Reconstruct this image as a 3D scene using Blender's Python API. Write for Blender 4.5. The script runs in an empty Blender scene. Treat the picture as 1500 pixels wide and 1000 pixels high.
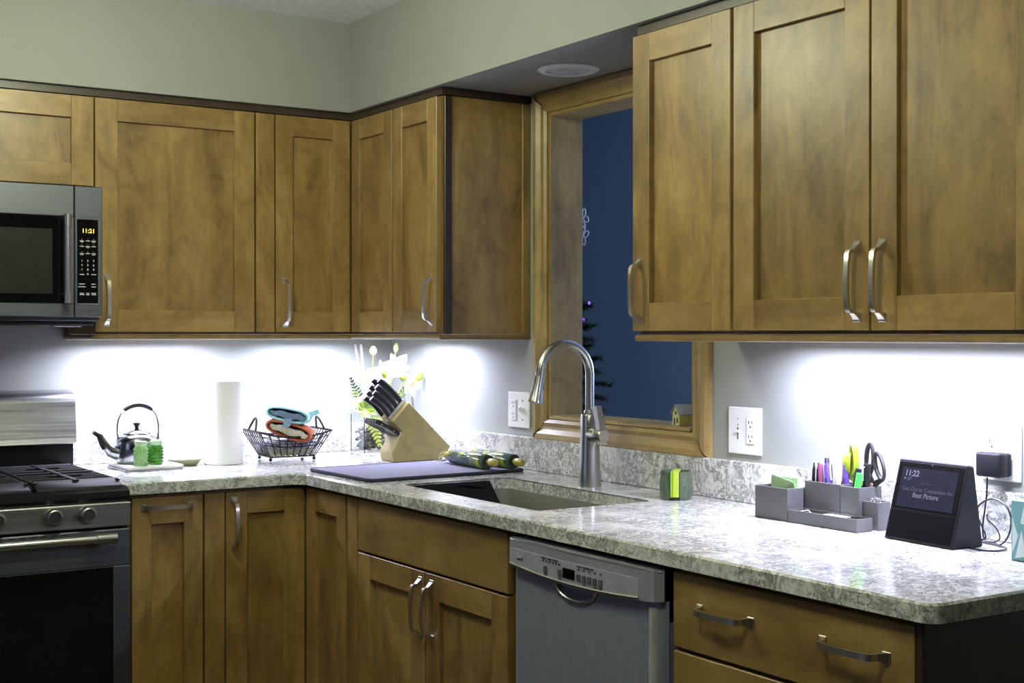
import bpy, bmesh, math, random
from mathutils import Vector, Matrix
random.seed(7)
PI = math.pi
S = bpy.context.scene
COL = S.collection

# ------------------------------------------------------------------ camera, world, lights, exposure
cd = bpy.data.cameras.new('camera'); cam = bpy.data.objects.new('camera', cd); COL.objects.link(cam)
cam.location = (-2.3411, -4.4240, 1.3351)
cam.rotation_euler = (PI/2 - 0.0053, 0, -0.57542)
cd.sensor_width = 36; cd.lens = 1975.85/1500*36; cd.clip_start = .05
S.camera = cam
S.view_settings.view_transform = 'Standard'; S.view_settings.look = 'None'
S.view_settings.gamma = 1; S.view_settings.use_curve_mapping = False
S.view_settings.exposure = 0.0
W = bpy.data.worlds.new('night'); S.world = W; W.use_nodes = True
W.node_tree.nodes['Background'].inputs[0].default_value = (.5, .55, .75, 1)
W.node_tree.nodes['Background'].inputs[1].default_value = .02

def area(name, loc, sx, sy, power, color, rot=(0, 0, 0), spread=180, shape='RECTANGLE'):
    l = bpy.data.lights.new(name, 'AREA'); l.shape = shape; l.size = sx
    if shape in ('RECTANGLE', 'ELLIPSE'): l.size_y = sy
    l.energy = power; l.color = color; l.spread = math.radians(spread)
    o = bpy.data.objects.new(name, l); COL.objects.link(o); o.location = loc; o.rotation_euler = rot
    return o
LAMP = (.95, 1.0, .70); LED = (.74, .76, 1.0)
def point(name, loc, power, color, r):
    l = bpy.data.lights.new(name, 'POINT'); l.energy = power; l.color = color; l.shadow_soft_size = r
    o = bpy.data.objects.new(name, l); COL.objects.link(o); o.location = loc; return o
point('ceiling_lamp_main', (-1.36, -1.36, 2.20), 26, LAMP, .10)
point('ceiling_lamp_rear', (-1.6, -2.95, 2.25), 27, LAMP, .10)
area('bluish_fill_light', (-4.55, -1.7, 1.45), 1.7, 1.2, 5, (.55, .68, 1.0), (0, -PI/2, 0))  # added bluish fill in front of the left wall, no window there
BARS = [  # under-cabinet LED bars: centre, half length, axis, power
    ((-.93, -.145), .21, 'x', 10.6), ((-.37, -.145), .16, 'x', 7.2),
    ((-.135, -.42), .16, 'y', 7.2), ((-.135, -2.46), .36, 'y', 15.5)]
for i, ((bx_, by_), hl, axs, pw) in enumerate(BARS):
    area('led_bar_light', (bx_, by_, 1.3225), 2*hl if axs == 'x' else .03, .03 if axs == 'x' else 2*hl, pw, LED, spread=165)
point('sunroom_lamp', (2.2, -1.2, 1.5), 205, (.60, .74, 1.0), .2)

# ------------------------------------------------------------------ materials
MATS = {}
def lin(c):
    return tuple(((x/255)/12.92 if x/255 <= .04045 else ((x/255+.055)/1.055)**2.4) for x in c)
class NT:
    def __init__(s, m):
        m.use_nodes = True; s.t = m.node_tree; s.n = s.t.nodes; s.b = s.n['Principled BSDF']
    def new(s, typ, **kw):
        n = s.n.new(typ)
        for k, v in kw.items(): setattr(n, k, v)
        return n
    def link(s, a, b): s.t.links.new(a, b)
    def coord(s, scale=(1, 1, 1), rand=False, out='Object'):
        tc = s.new('ShaderNodeTexCoord'); mp = s.new('ShaderNodeMapping'); mp.inputs['Scale'].default_value = scale
        src = tc.outputs[out]
        if rand:
            oi = s.new('ShaderNodeObjectInfo'); mu = s.new('ShaderNodeMath', operation='MULTIPLY'); mu.inputs[1].default_value = 37.0
            s.link(oi.outputs['Random'], mu.inputs[0])
            ad = s.new('ShaderNodeVectorMath', operation='ADD'); s.link(src, ad.inputs[0]); s.link(mu.outputs[0], ad.inputs[1]); src = ad.outputs[0]
        s.link(src, mp.inputs['Vector']); return mp.outputs[0]
    def noise(s, vec, scale, detail=4, rough=.55, dist=0.0):
        n = s.new('ShaderNodeTexNoise'); n.inputs['Scale'].default_value = scale; n.inputs['Detail'].default_value = detail
        n.inputs['Roughness'].default_value = rough; n.inputs['Distortion'].default_value = dist
        s.link(vec, n.inputs['Vector']); return n.outputs['Fac']
    def ramp(s, fac, stops):
        r = s.new('ShaderNodeValToRGB'); e = r.color_ramp.elements
        while len(e) < len(stops): e.new(.5)
        for k, (p, c) in enumerate(stops):
            e[k].position = p; e[k].color = (c, c, c, 1) if isinstance(c, (int, float)) else (*c, 1)
        s.link(fac, r.inputs[0]); return r.outputs[0]
    def mix(s, fac, a, b, mode='MIX'):
        m = s.new('ShaderNodeMix', data_type='RGBA', blend_type=mode)
        if isinstance(fac, (int, float)): m.inputs[0].default_value = fac
        else: s.link(fac, m.inputs[0])
        for sock, v in ((m.inputs[6], a), (m.inputs[7], b)):
            if isinstance(v, tuple): sock.default_value = (*v, 1)
            else: s.link(v, sock)
        return m.outputs[2]
    def bump(s, h, strength, dist=.002):
        b = s.new('ShaderNodeBump'); b.inputs['Strength'].default_value = strength; b.inputs['Distance'].default_value = dist
        s.link(h, b.inputs['Height']); s.link(b.outputs[0], s.b.inputs['Normal'])
def mat(name, color, rough=.5, metal=0.0, var=.12, scale=30, bump=0.0, stretch=(1, 1, 1), rand=False, **kw):
    """principled material whose colour is gently varied by procedural noise"""
    m = bpy.data.materials.new(name); t = NT(m); MATS[name] = m
    v = t.coord(stretch, rand); f = t.noise(v, scale)
    lo = tuple(max(0, c*(1-var)) for c in color); hi = tuple(min(1, c*(1+var)) for c in color)
    t.link(t.ramp(f, [(.3, lo), (.7, hi)]), t.b.inputs['Base Color'])
    t.b.inputs['Roughness'].default_value = rough; t.b.inputs['Metallic'].default_value = metal
    if bump: t.bump(f, bump)
    for k, val in kw.items():
        t.b.inputs[k.replace('_', ' ')].default_value = val
    return m
def emit(name, color, strength, base=(0, 0, 0)):
    m = bpy.data.materials.new(name); t = NT(m); MATS[name] = m
    t.b.inputs['Base Color'].default_value = (*base, 1); t.b.inputs['Emission Color'].default_value = (*color, 1)
    t.b.inputs['Emission Strength'].default_value = strength; return m
def wood(name, base, dark, light, stretch, rough=.42, fine=1.0, coat=.35):
    m = bpy.data.materials.new(name); t = NT(m); MATS[name] = m
    sx = tuple(5.0 if q == 0 else 1.7 for q in stretch); sf = tuple(46.0 if q == 0 else 4.0 for q in stretch)
    v = t.coord(sx, True); blot = t.noise(v, 1.7, 6, .62, .8)
    v2 = t.coord(sf, True); grain = t.noise(v2, 1.4*fine, 5, .65, .2)
    v3 = t.coord((1, 1, 1), True); fl = t.noise(v3, 12, 5, .65, 1.2)
    c1 = t.ramp(blot, [(.30, dark), (.48, base), (.70, light)])
    g = t.ramp(grain, [(.3, .74), (.55, 1.0), (.8, 1.12)])
    c2 = t.mix(.6, c1, g, 'MULTIPLY')
    c3 = t.mix(.75, c2, t.ramp(fl, [(.32, .68), (.5, .98), (.68, 1.14)]), 'MULTIPLY')
    oi = t.new('ShaderNodeObjectInfo'); c4 = t.mix(1.0, c3, t.ramp(oi.outputs['Random'], [(0, .84), (1, 1.12)]), 'MULTIPLY')
    t.link(c4, t.b.inputs['Base Color']); t.b.inputs['Roughness'].default_value = rough
    t.b.inputs['Coat Weight'].default_value = coat; t.b.inputs['Coat Roughness'].default_value = .34
    t.bump(grain, .05, .001); return m
CB, CDk, CL = (.285, .172, .050), (.165, .092, .023), (.400, .258, .090)
WV = wood('maple_upright_grain', CB, CDk, CL, (0, 0, 1))
WH = wood('maple_level_grain', CB, CDk, CL, (1, 1, 0))
WD = wood('maple_dark_shaded_trim', (.030, .016, .008), (.019, .010, .005), (.042, .024, .011), (1, 1, 0))  # dark trim maple, deepened to carry the soffit's shade on the crown
OV = wood('oak_upright_grain', (.33, .22, .07), (.20, .125, .033), (.42, .29, .11), (0, 0, 1), .42, 1.6)
OH = wood('oak_level_grain', (.33, .22, .07), (.20, .125, .033), (.42, .29, .11), (1, 1, 0), .42, 1.6)
BB = wood('bamboo_block', (.25, .20, .075), (.19, .145, .05), (.30, .245, .10), (1, 0, 1), .45, .7, .05)

def paint(name, color, sc, strength):
    m = bpy.data.materials.new(name); t = NT(m); MATS[name] = m
    v = t.coord(); f = t.noise(v, sc, 3, .6); b = t.noise(v, 3, 2)
    t.link(t.ramp(b, [(.3, tuple(c*.97 for c in color)), (.7, tuple(c*1.02 for c in color))]), t.b.inputs['Base Color'])
    t.b.inputs['Roughness'].default_value = .6; t.bump(f, strength, .002); return m
PAINT = paint('sage_wall_paint', (.31, .322, .298), 160, .08)
WTAUPE = paint('taupe_far_paint', (.08, .075, .07), 160, .08)
def ceiling_mat():
    m = bpy.data.materials.new('knockdown_ceiling'); t = NT(m)
    v = t.coord(); f = t.noise(v, 55, 5, .6, .6); h = t.ramp(f, [(.44, 0.0), (.56, 1.0)])
    t.link(t.ramp(f, [(.4, (.78, .78, .77)), (.6, (.88, .88, .87))]), t.b.inputs['Base Color'])
    t.b.inputs['Roughness'].default_value = .8; t.bump(h, .7, .004); return m
CEIL = ceiling_mat()
def quartz(name):
    m = bpy.data.materials.new(name); t = NT(m)
    v = t.coord((1.7, 1.7, 1.7))
    w = t.noise(v, 4, 4, .6, 0)
    a = t.noise(v, 15, 9, .68, 2.2)       # swirling veins
    d = t.noise(v, 30, 7, .7, 2.6)
    e = t.noise(v, 7, 6, .6, 1.2)
    base = t.ramp(e, [(.32, (.44, .45, .43)), (.48, (.66, .66, .64)), (.62, (.78, .78, .76))])
    vein = t.ramp(a, [(.36, 0), (.43, .85), (.465, .9), (.52, 0)])
    c = t.mix(vein, base, (.25, .25, .24))
    vein2 = t.ramp(d, [(.33, 1.0), (.41, .75), (.47, 0)])
    c = t.mix(vein2, c, (.14, .14, .13))
    white = t.ramp(w, [(.5, 0), (.68, .7)])
    c = t.mix(white, c, (.82, .82, .80))
    t.link(c, t.b.inputs['Base Color']); t.b.inputs['Roughness'].default_value = .14
    t.b.inputs['Specular IOR Level'].default_value = .5; return m
QZ = quartz('swirled_quartz')
def steel(name, color, rough, stretch, metal=1.0):
    m = bpy.data.materials.new(name); t = NT(m)
    v = t.coord(tuple(140.0 if q == 0 else 3.0 for q in stretch)); f = t.noise(v, 1, 3)
    t.link(t.ramp(f, [(.3, tuple(c*.93 for c in color)), (.7, tuple(c*1.05 for c in color))]), t.b.inputs['Base Color'])
    t.b.inputs['Metallic'].default_value = metal
    t.link(t.ramp(f, [(.3, rough*.85), (.7, rough*1.2)]), t.b.inputs['Roughness']); return m
SS = steel('brushed_stainless', (.40, .41, .41), .36, (1, 1, 0))
SSD = steel('slate_stainless', (.15, .16, .185), .46, (1, 1, 0))
SSV = mat('satin_stainless', (.55, .55, .54), .28, 1.0, .03, 12)
NI = mat('satin_nickel', (.70, .66, .60), .32, 1.0, .03, 12)
CHR = mat('polished_steel', (.46, .47, .50), .17, 1.0, .04)
BLK = mat('black_plastic', (.010, .010, .012), .35)
BLKG = mat('black_glass', (.004, .004, .005), .06, 0, .1)
OVENG = mat('oven_window_glass', (.006, .006, .006), .22, 0, .1)
IRON = mat('cast_iron', (.016, .016, .019), .6, 0, .2, 200, .15, Specular_IOR_Level=.25)
ENAM = mat('black_enamel', (.008, .008, .009), .16)
WHT = mat('white_plastic', (.80, .80, .79), .35, 0, .03)
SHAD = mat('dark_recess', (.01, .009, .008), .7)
DWF = mat('dishwasher_silver', (.44, .455, .53), .40, .5, .04, 40)
DWD = mat('dishwasher_door_steel', (.33, .355, .455), .40, .45, .06, 40)
SINKM = mat('dark_composite', (.20, .20, .165), .38, 0, .12, 400)
CHAR = mat('charcoal_fabric', (.02, .02, .025), .8)
SUNW = paint('blue_sunroom_paint', (.21, .275, .36), 90, .05)
GRYB = mat('grey_leatherette', (.092, .093, .097), .5, 0, .08, 400, .05)
GRYI = mat('grey_lining', (.03, .03, .032), .8)

# ------------------------------------------------------------------ mesh builder
class B:
    def __init__(s): s.bm = bmesh.new()
    def add(s, verts, faces):
        vs = [s.bm.verts.new(v) for v in verts]
        for f in faces:
            try: s.bm.faces.new([vs[i] for i in f])
            except ValueError: pass
        return s
    def box(s, x0, x1, y0, y1, z0, z1, bev=0.0, seg=1):
        x0, x1 = min(x0, x1), max(x0, x1); y0, y1 = min(y0, y1), max(y0, y1); z0, z1 = min(z0, z1), max(z0, z1)
        t = bmesh.new()
        vs = [t.verts.new(p) for p in ((x0, y0, z0), (x1, y0, z0), (x1, y1, z0), (x0, y1, z0), (x0, y0, z1), (x1, y0, z1), (x1, y1, z1), (x0, y1, z1))]
        for f in ((3, 2, 1, 0), (4, 5, 6, 7), (0, 1, 5, 4), (1, 2, 6, 5), (2, 3, 7, 6), (3, 0, 4, 7)): t.faces.new([vs[i] for i in f])
        if bev: bmesh.ops.bevel(t, geom=t.edges[:], offset=bev, segments=seg, affect='EDGES', profile=.5)
        s.merge(t); return s
    def merge(s, t, M=None):
        mp = {}
        for v in t.verts: mp[v] = s.bm.verts.new(M @ v.co if M else v.co)
        for f in t.faces:
            try: s.bm.faces.new([mp[v] for v in f.verts])
            except ValueError: pass
        t.free()
    def prism(s, pts, vec, bev=0.0):
        t = bmesh.new(); vec = Vector(vec); n = len(pts)
        a = [t.verts.new(p) for p in pts]; b = [t.verts.new(Vector(p)+vec) for p in pts]
        t.faces.new(a[::-1]); t.faces.new(b)
        for i in range(n): t.faces.new([a[i], a[(i+1) % n], b[(i+1) % n], b[i]])
        bmesh.ops.recalc_face_normals(t, faces=t.faces[:])
        if bev: bmesh.ops.bevel(t, geom=t.edges[:], offset=bev, segments=1, affect='EDGES', profile=.5)
        s.merge(t); return s
    def lathe(s, prof, c=(0, 0, 0), seg=32, axis=(0, 0, 1), start=None):
        c = Vector(c); q = Vector((0, 0, 1)).rotation_difference(Vector(axis).normalized())
        rings = []
        for r, z in prof:
            if r < 1e-6: rings.append([s.bm.verts.new(c + q @ Vector((0, 0, z)))])
            else: rings.append([s.bm.verts.new(c + q @ Vector((r*math.cos(2*PI*k/seg), r*math.sin(2*PI*k/seg), z))) for k in range(seg)])
        for a, b in zip(rings, rings[1:]):
            for k in range(seg):
                k2 = (k+1) % seg
                if len(a) == 1 and len(b) == 1: continue
                if len(a) == 1: f = [a[0], b[k2], b[k]]
                elif len(b) == 1: f = [a[k], a[k2], b[0]]
                else: f = [a[k], a[k2], b[k2], b[k]]
                s.bm.faces.new(f)
        return s
    def cyl(s, p0, p1, r0, r1=None, seg=20):
        p0, p1 = Vector(p0), Vector(p1); r1 = r0 if r1 is None else r1; L = (p1-p0).length
        return s.lathe([(0, 0), (r0, 0), (r1, L), (0, L)], p0, seg, p1-p0)
    def tube(s, pts, r, seg=8, closed=False, flat=1.0):
        pts = [Vector(p) for p in pts]; n = len(pts); rings = []; nrm = None
        for i in range(n):
            if closed: d = pts[(i+1) % n]-pts[i-1]
            else: d = pts[min(i+1, n-1)]-pts[max(i-1, 0)]
            d.normalize()
            if nrm is None:
                nrm = d.orthogonal().normalized()
            else:
                nrm = nrm - d*nrm.dot(d); nrm.normalize()
            bi = d.cross(nrm); rr = r[i] if isinstance(r, (list, tuple)) else r
            rings.append([s.bm.verts.new(pts[i] + nrm*(rr*math.cos(2*PI*k/seg)) + bi*(rr*flat*math.sin(2*PI*k/seg))) for k in range(seg)])
        for i in range(n if closed else n-1):
            a, b = rings[i], rings[(i+1) % n]
            for k in range(seg): s.bm.faces.new([a[k], a[(k+1) % seg], b[(k+1) % seg], b[k]])
        if not closed:
            s.bm.faces.new(rings[0][::-1]); s.bm.faces.new(rings[-1])
        return s
    def sweeprect(s, pts, wid, thk, side):
        """flat bar through pts; wid is measured along the fixed vector side, thk across it"""
        pts = [Vector(p) for p in pts]; side = Vector(side); n = len(pts); R = []
        for i in range(n):
            d = (pts[min(i+1, n-1)]-pts[max(i-1, 0)]).normalized(); nn = d.cross(side).normalized()
            w, t = wid[i]/2, thk[i]/2
            R.append([s.bm.verts.new(pts[i]+side*a*w+nn*b*t) for a, b in ((1, 1), (-1, 1), (-1, -1), (1, -1))])
        for i in range(n-1):
            for k in range(4): s.bm.faces.new([R[i][k], R[i][(k+1) % 4], R[i+1][(k+1) % 4], R[i+1][k]])
        s.bm.faces.new(R[0][::-1]); s.bm.faces.new(R[-1]); return s
    def ball(s, c, r, sc=(1, 1, 1), seg=14, rings=8):
        c = Vector(c)
        for_r = [[s.bm.verts.new(c+Vector((0, 0, r*sc[2])))]]
        for i in range(1, rings):
            a = PI*i/rings
            for_r.append([s.bm.verts.new(c+Vector((r*sc[0]*math.sin(a)*math.cos(2*PI*k/seg), r*sc[1]*math.sin(a)*math.sin(2*PI*k/seg), r*sc[2]*math.cos(a)))) for k in range(seg)])
        for_r.append([s.bm.verts.new(c-Vector((0, 0, r*sc[2])))])
        for a, b in zip(for_r, for_r[1:]):
            for k in range(seg):
                k2 = (k+1) % seg
                if len(a) == 1: s.bm.faces.new([a[0], b[k], b[k2]])
                elif len(b) == 1: s.bm.faces.new([a[k], b[0], a[k2]])
                else: s.bm.faces.new([a[k], b[k], b[k2], a[k2]])
        return s
    def surf(s, fn, nu, nv, thick=0.0):
        g = [[s.bm.verts.new(fn(i/nu, j/nv)) for j in range(nv+1)] for i in range(nu+1)]
        fs = []
        for i in range(nu):
            for j in range(nv):
                fs.append(s.bm.faces.new([g[i][j], g[i+1][j], g[i+1][j+1], g[i][j+1]]))
        if thick:
            s.bm.normal_update()
            ng = [[s.bm.verts.new(g[i][j].co - g[i][j].normal*thick) for j in range(nv+1)] for i in range(nu+1)]
            for i in range(nu):
                for j in range(nv): s.bm.faces.new([ng[i][j], ng[i][j+1], ng[i+1][j+1], ng[i+1][j]])
            for i in range(nu):
                s.bm.faces.new([g[i][0], ng[i][0], ng[i+1][0], g[i+1][0]]); s.bm.faces.new([g[i][nv], g[i+1][nv], ng[i+1][nv], ng[i][nv]])
            for j in range(nv):
                s.bm.faces.new([g[0][j], g[0][j+1], ng[0][j+1], ng[0][j]]); s.bm.faces.new([g[nu][j], ng[nu][j], ng[nu][j+1], g[nu][j+1]])
        return s
    def mesh(s, name, inv=None, ang=.6, recalc=True):
        bm = s.bm
        if recalc: bmesh.ops.recalc_face_normals(bm, faces=bm.faces[:])
        if inv: bmesh.ops.transform(bm, matrix=inv, verts=bm.verts[:])
        bm.normal_update()
        for f in bm.faces: f.smooth = True
        for e in bm.edges:
            e.smooth = not (len(e.link_faces) != 2 or e.calc_face_angle(0) > ang)
        me = bpy.data.meshes.new(name); bm.to_mesh(me); bm.free(); return me

ROOTM = {}
def setp(o, label=None, cat=None, group=None, kind=None):
    if label: o['label'] = label
    if cat: o['category'] = cat
    if group: o['group'] = group
    if kind: o['kind'] = kind
    return o
def thing(name, label, cat, loc=(0, 0, 0), rotz=0.0, group=None):
    o = bpy.data.objects.new(name, None); COL.objects.link(o); o.empty_display_size = .05
    o.location = loc; o.rotation_euler = (0, 0, rotz)
    ROOTM[o] = Matrix.Translation(Vector(loc)) @ Matrix.Rotation(rotz, 4, 'Z')
    return setp(o, label, cat, group)
def root(o):
    while o.parent: o = o.parent
    return o
def part(name, b, m, parent, label=None, kind=None, local=False, ang=.6):
    """a part; its geometry is given in the place's own coordinates unless local"""
    inv = None if local else ROOTM[root(parent)].inverted()
    me = b.mesh(name, inv, ang); me.materials.append(m)
    o = bpy.data.objects.new(name, me); COL.objects.link(o); o.parent = parent
    return setp(o, label, None, None, kind)
def solo(name, b, m, label=None, cat=None, group=None, kind=None, ang=.6):
    bm = b.bm
    xs = [v.co.x for v in bm.verts]; ys = [v.co.y for v in bm.verts]; zs = [v.co.z for v in bm.verts]
    c = Vector(((min(xs)+max(xs))/2, (min(ys)+max(ys))/2, min(zs)))
    me = b.mesh(name, Matrix.Translation(-c), ang); me.materials.append(m)
    o = bpy.data.objects.new(name, me); COL.objects.link(o); o.location = c; ROOTM[o] = Matrix.Translation(c)
    return setp(o, label, cat, group, kind)
def struct(name, b, m, ang=.6): return solo(name, b, m, kind='structure', ang=ang)
def place(mesh, name, parent, M, m=None):
    """another object on shared mesh data, M in the place's coordinates"""
    o = bpy.data.objects.new(name, mesh); COL.objects.link(o); o.parent = parent
    o.matrix_local = ROOTM[root(parent)].inverted() @ M
    return o
def frame(pos, right, up):
    r = Vector(right).normalized(); u = Vector(up).normalized(); n = r.cross(u)
    M = Matrix((r, u, n)).transposed().to_4x4(); M.translation = Vector(pos); return M
def text(s, size, pos, right, up, m, parent, name='lettering', bold=0.0, align='CENTER'):
    cu = bpy.data.curves.new('t', 'FONT'); cu.body = s; cu.size = size; cu.align_x = align; cu.align_y = 'CENTER'
    cu.extrude = .0002; cu.offset = bold; cu.resolution_u = 2
    o = bpy.data.objects.new('t', cu); COL.objects.link(o)
    bpy.context.view_layer.update()
    me = bpy.data.meshes.new_from_object(o.evaluated_get(bpy.context.evaluated_depsgraph_get()))
    bpy.data.objects.remove(o); bpy.data.curves.remove(cu)
    me.materials.clear(); me.materials.append(m); me.name = name
    return place(me, name, parent, frame(pos, right, up))

# ------------------------------------------------------------------ the setting
ZC, ZS, SD = 2.3725, 2.0766, .340
struct('floor', B().box(-4.6, 0, -6.2, 0, -.05, 0), wood('floor_boards', (.05, .03, .015), (.03, .018, .009), (.07, .045, .022), (1, 0, 0), .35))
struct('ceiling', B().box(-4.6, .11, -6.2, .1, ZC, ZC+.06), CEIL)
struct('wall_back', B().box(-4.6, .11, 0, .1, 0, ZC), PAINT)
struct('wall_left', B().box(-4.7, -4.6, -6.2, .1, 0, ZC), WTAUPE)
struct('wall_front', B().box(-4.7, .11, -6.3, -6.2, 0, ZC), WTAUPE)
# window wall with the pass-through opening
OY0, OY1, OZ0, OZ1 = -1.705, -1.025, 1.076, 2.012
wr = B()
wr.box(0, .11, -6.2, OY0, 0, ZC); wr.box(0, .11, OY1, 0, 0, ZC); wr.box(0, .11, OY0, OY1, 0, OZ0); wr.box(0, .11, OY0, OY1, OZ1, ZC)
struct('wall_right', wr, PAINT)
so = B()
so.prism([(-4.6, 0, ZS), (-4.6, -SD, ZS), (-SD, -SD, ZS), (-SD, -6.2, ZS), (0, -6.2, ZS), (0, 0, ZS)], (0, 0, ZC-ZS))
struct('wall_soffit', so, PAINT, ang=.2)
# sunroom beyond the opening
sr = B()
sr.box(3.2, 3.3, -3.2, 3.6, -.2, 2.9)
struct('wall_sunroom', sr, SUNW)
struct('wall_sunroom_far', B().box(.0, 3.3, 3.6, 3.7, -.2, 2.9), SUNW)
struct('wall_sunroom_near', B().box(.11, 3.3, -3.3, -3.2, -.2, 2.9), SUNW)
struct('wall_sunroom_inner', B().box(.0, .11, .1, 3.6, -.2, 2.9), SUNW)
struct('floor_sunroom', B().box(.11, 3.3, -3.3, 3.7, -.25, -.2), mat('sunroom_floor', (.10, .09, .08), .5))
struct('ceiling_sunroom', B().box(.11, 3.3, -3.3, 3.7, 2.9, 2.95), SUNW)

# window casing, jambs and sill
win = thing('window_1', 'oak cased pass-through opening above the sink with dark blue room behind', None, (0, (OY0+OY1)/2, OZ0)); win['kind'] = 'structure'
CW = .067
prof = [(0, 0), (0, -.010), (.010, -.016), (.022, -.012), (.030, -.013), (.044, -.022), (.058, -.022), (CW, -.016), (CW, 0)]  # (from opening outwards, x)
def casing(p0, p1, out, mm, m0, m1):
    """moulded board from p0 to p1 along the opening edge, mitred"""
    p0, p1, out = Vector(p0), Vector(p1), Vector(out); d = (p1-p0).normalized(); b = B()
    va = [b.bm.verts.new(p0 + out*w - d*w*m0 + Vector((x, 0, 0))) for w, x in prof]
    vb = [b.bm.verts.new(p1 + out*w + d*w*m1 + Vector((x, 0, 0))) for w, x in prof]
    n = len(prof); b.bm.faces.new(va); b.bm.faces.new(vb[::-1])
    for i in range(n): b.bm.faces.new([va[i], vb[i], vb[(i+1) % n], va[(i+1) % n]])
    return part('casing', b, mm, win, ang=.25)
casing((0, OY1, OZ0), (0, OY1, OZ1), (0, 1, 0), OV, .9, .9)
casing((0, OY0, OZ0), (0, OY0, OZ1), (0, -1, 0), OV, .9, .9)
casing((0, OY0, OZ1), (0, OY1, OZ1), (0, 0, 1), OH, .92, .92)
casing((0, OY0, OZ0), (0, OY1, OZ0), (0, 0, -1), OH, .92, .92)
part('jamb', B().box(-.004, .116, OY1-.012, OY1, OZ0, OZ1, .001), OV, win)
part('jamb', B().box(-.004, .116, OY0, OY0+.012, OZ0, OZ1, .001), OV, win)
part('jamb', B().box(-.004, .116, OY0+.012, OY1-.012, OZ1-.012, OZ1, .001), OH, win)
part('sill', B().box(-.010, .135, OY0+.012, OY1-.012, OZ0, OZ0+.012, .003), OH, win)

# ------------------------------------------------------------------ cabinets
def handle_mesh(L=.142):
    b = B(); h = L/2
    pts = [(-h, 0, 0), (-h+.004, 0, .004), (-h+.011, 0, .014), (-h+.013, 0, .024), (-h+.018, 0, .0275)]
    wid = [.0165, .0150, .0115, .0115, .0112]; thk = [.012, .010, .0075, .007, .0068]
    for k in range(1, 8):
        u = -1 + k/4; pts.append(((h-.022)*u, 0, .0285+.003*(1-u*u))); wid.append(.0110); thk.append(.0062)
    m1 = [(-p[0], p[1], p[2]) for p in pts[:5]][::-1]
    pts += m1; wid += wid[:5][::-1]; thk += thk[:5][::-1]
    b.sweeprect(pts, wid, thk, (0, 1, 0))
    for s_ in (-1, 1): b.box(s_*h-.009, s_*h+.009, -.0095, .0095, -.0005, .002, .0008)
    me = b.mesh('handle', ang=.5); me.materials.append(NI); return me
HM = handle_mesh()
def add_handle(parent, axis, a, z, face, vert=True):
    out = (0, -1, 0) if axis == 'y' else (-1, 0, 0); n = Vector(out)
    al = Vector((0, 0, 1)) if vert else (Vector((1, 0, 0)) if axis == 'y' else Vector((0, 1, 0)))
    pos = (a, face, z) if axis == 'y' else (face, a, z)
    M = Matrix((al, n.cross(al), n)).transposed().to_4x4(); M.translation = Vector(pos)
    return place(HM, 'handle', parent, M)
def bxm(b, axis, a0, a1, d0, d1, z0, z1, face, bev=0.0):
    if axis == 'y': return b.box(a0, a1, face+d0, face+d1, z0, z1, bev)
    return b.box(face+d0, face+d1, a0, a1, z0, z1, bev)
def shaker(cab, axis, a0, a1, z0, z1, face, st=.066, rl=.066, handle=None):
    a0, a1 = min(a0, a1), max(a0, a1)
    d = part('door', bxm(B(), axis, a0+st-.004, a1-st+.004, .0125, .019, z0+rl-.004, z1-rl+.004, face), WV, cab)
    part('stile', bxm(B(), axis, a0, a0+st, 0, .02, z0, z1, face, .0012), WV, d)
    part('stile', bxm(B(), axis, a1-st, a1, 0, .02, z0, z1, face, .0012), WV, d)
    part('rail', bxm(B(), axis, a0+st, a1-st, .0003, .02, z0, z0+rl, face, .001), WH, d)
    part('rail', bxm(B(), axis, a0+st, a1-st, .0003, .02, z1-rl, z1, face, .001), WH, d)
    if handle: add_handle(d, axis, handle[0], handle[1], face, handle[2] if len(handle) > 2 else True)
    return d
def slab(cab, name, axis, a0, a1, z0, z1, face, handles=(), m=None):
    d = part(name, bxm(B(), axis, a0, a1, 0, .02, z0, z1, face, .0015), m or WH, cab)
    for h in handles: add_handle(d, axis, *h, face, False)
    return d
UF = -.330; DB, DT = 1.343, 2.049; CBZ, CTZ = 1.336, 2.052      # upper door front plane, door bottom and top, box bottom and top
def box_uc(cab, axis, a0, a1, z0=CBZ, z1=CTZ):
    b = B()
    if axis == 'y': b.box(a0, a1, UF+.021, -.001, z0, z1)
    else: b.box(UF+.021, -.001, a0, a1, z0, z1)
    return part('body', b, WD if False else WV, cab)
c = thing('upper_cabinet', 'short maple wall cabinet with a wide low door above the microwave', 'cabinet', (-1.57, -.165, 1.775))
box_uc(c, 'y', -1.949, -1.1875, 1.772, CTZ)
shaker(c, 'y', -1.566, -1.1865, 1.781, DT, UF); shaker(c, 'y', -1.949, -1.570, 1.781, DT, UF)
c = thing('upper_cabinet', 'large single door maple wall cabinet right of the microwave above the kettle', 'cabinet', (-.92, -.165, CBZ))
box_uc(c, 'y', -1.1835, -.6685)
shaker(c, 'y', -1.182, -.673, DB, DT, UF, .068, handle=(-1.149, 1.439))
c = thing('upper_cabinet', 'maple corner wall cabinet with two narrow folding doors meeting in the corner', 'cabinet', (-.33, -.33, CBZ))
part('body', B().prism([(-.6665, -.001, CBZ), (-.6665, UF+.021, CBZ), (UF+.021, UF+.021, CBZ), (UF+.021, -.626, CBZ), (-.001, -.626, CBZ), (-.001, -.001, CBZ)], (0, 0, CTZ-CBZ)), WV, c, ang=.2)
part('filler', B().box(-.666, -.6035, UF+.001, UF+.021, DB, DT, .001), WV, c)
shaker(c, 'y', -.599, -.3335, DB, DT, UF, .060, handle=(-.566, 1.439))
shaker(c, 'x', -.3345, -.622, DB, DT, UF, .060)
c = thing('upper_cabinet', 'narrow maple wall cabinet with dark finished end panel left of the pass-through', 'cabinet', (-.165, -.78, CBZ))
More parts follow.
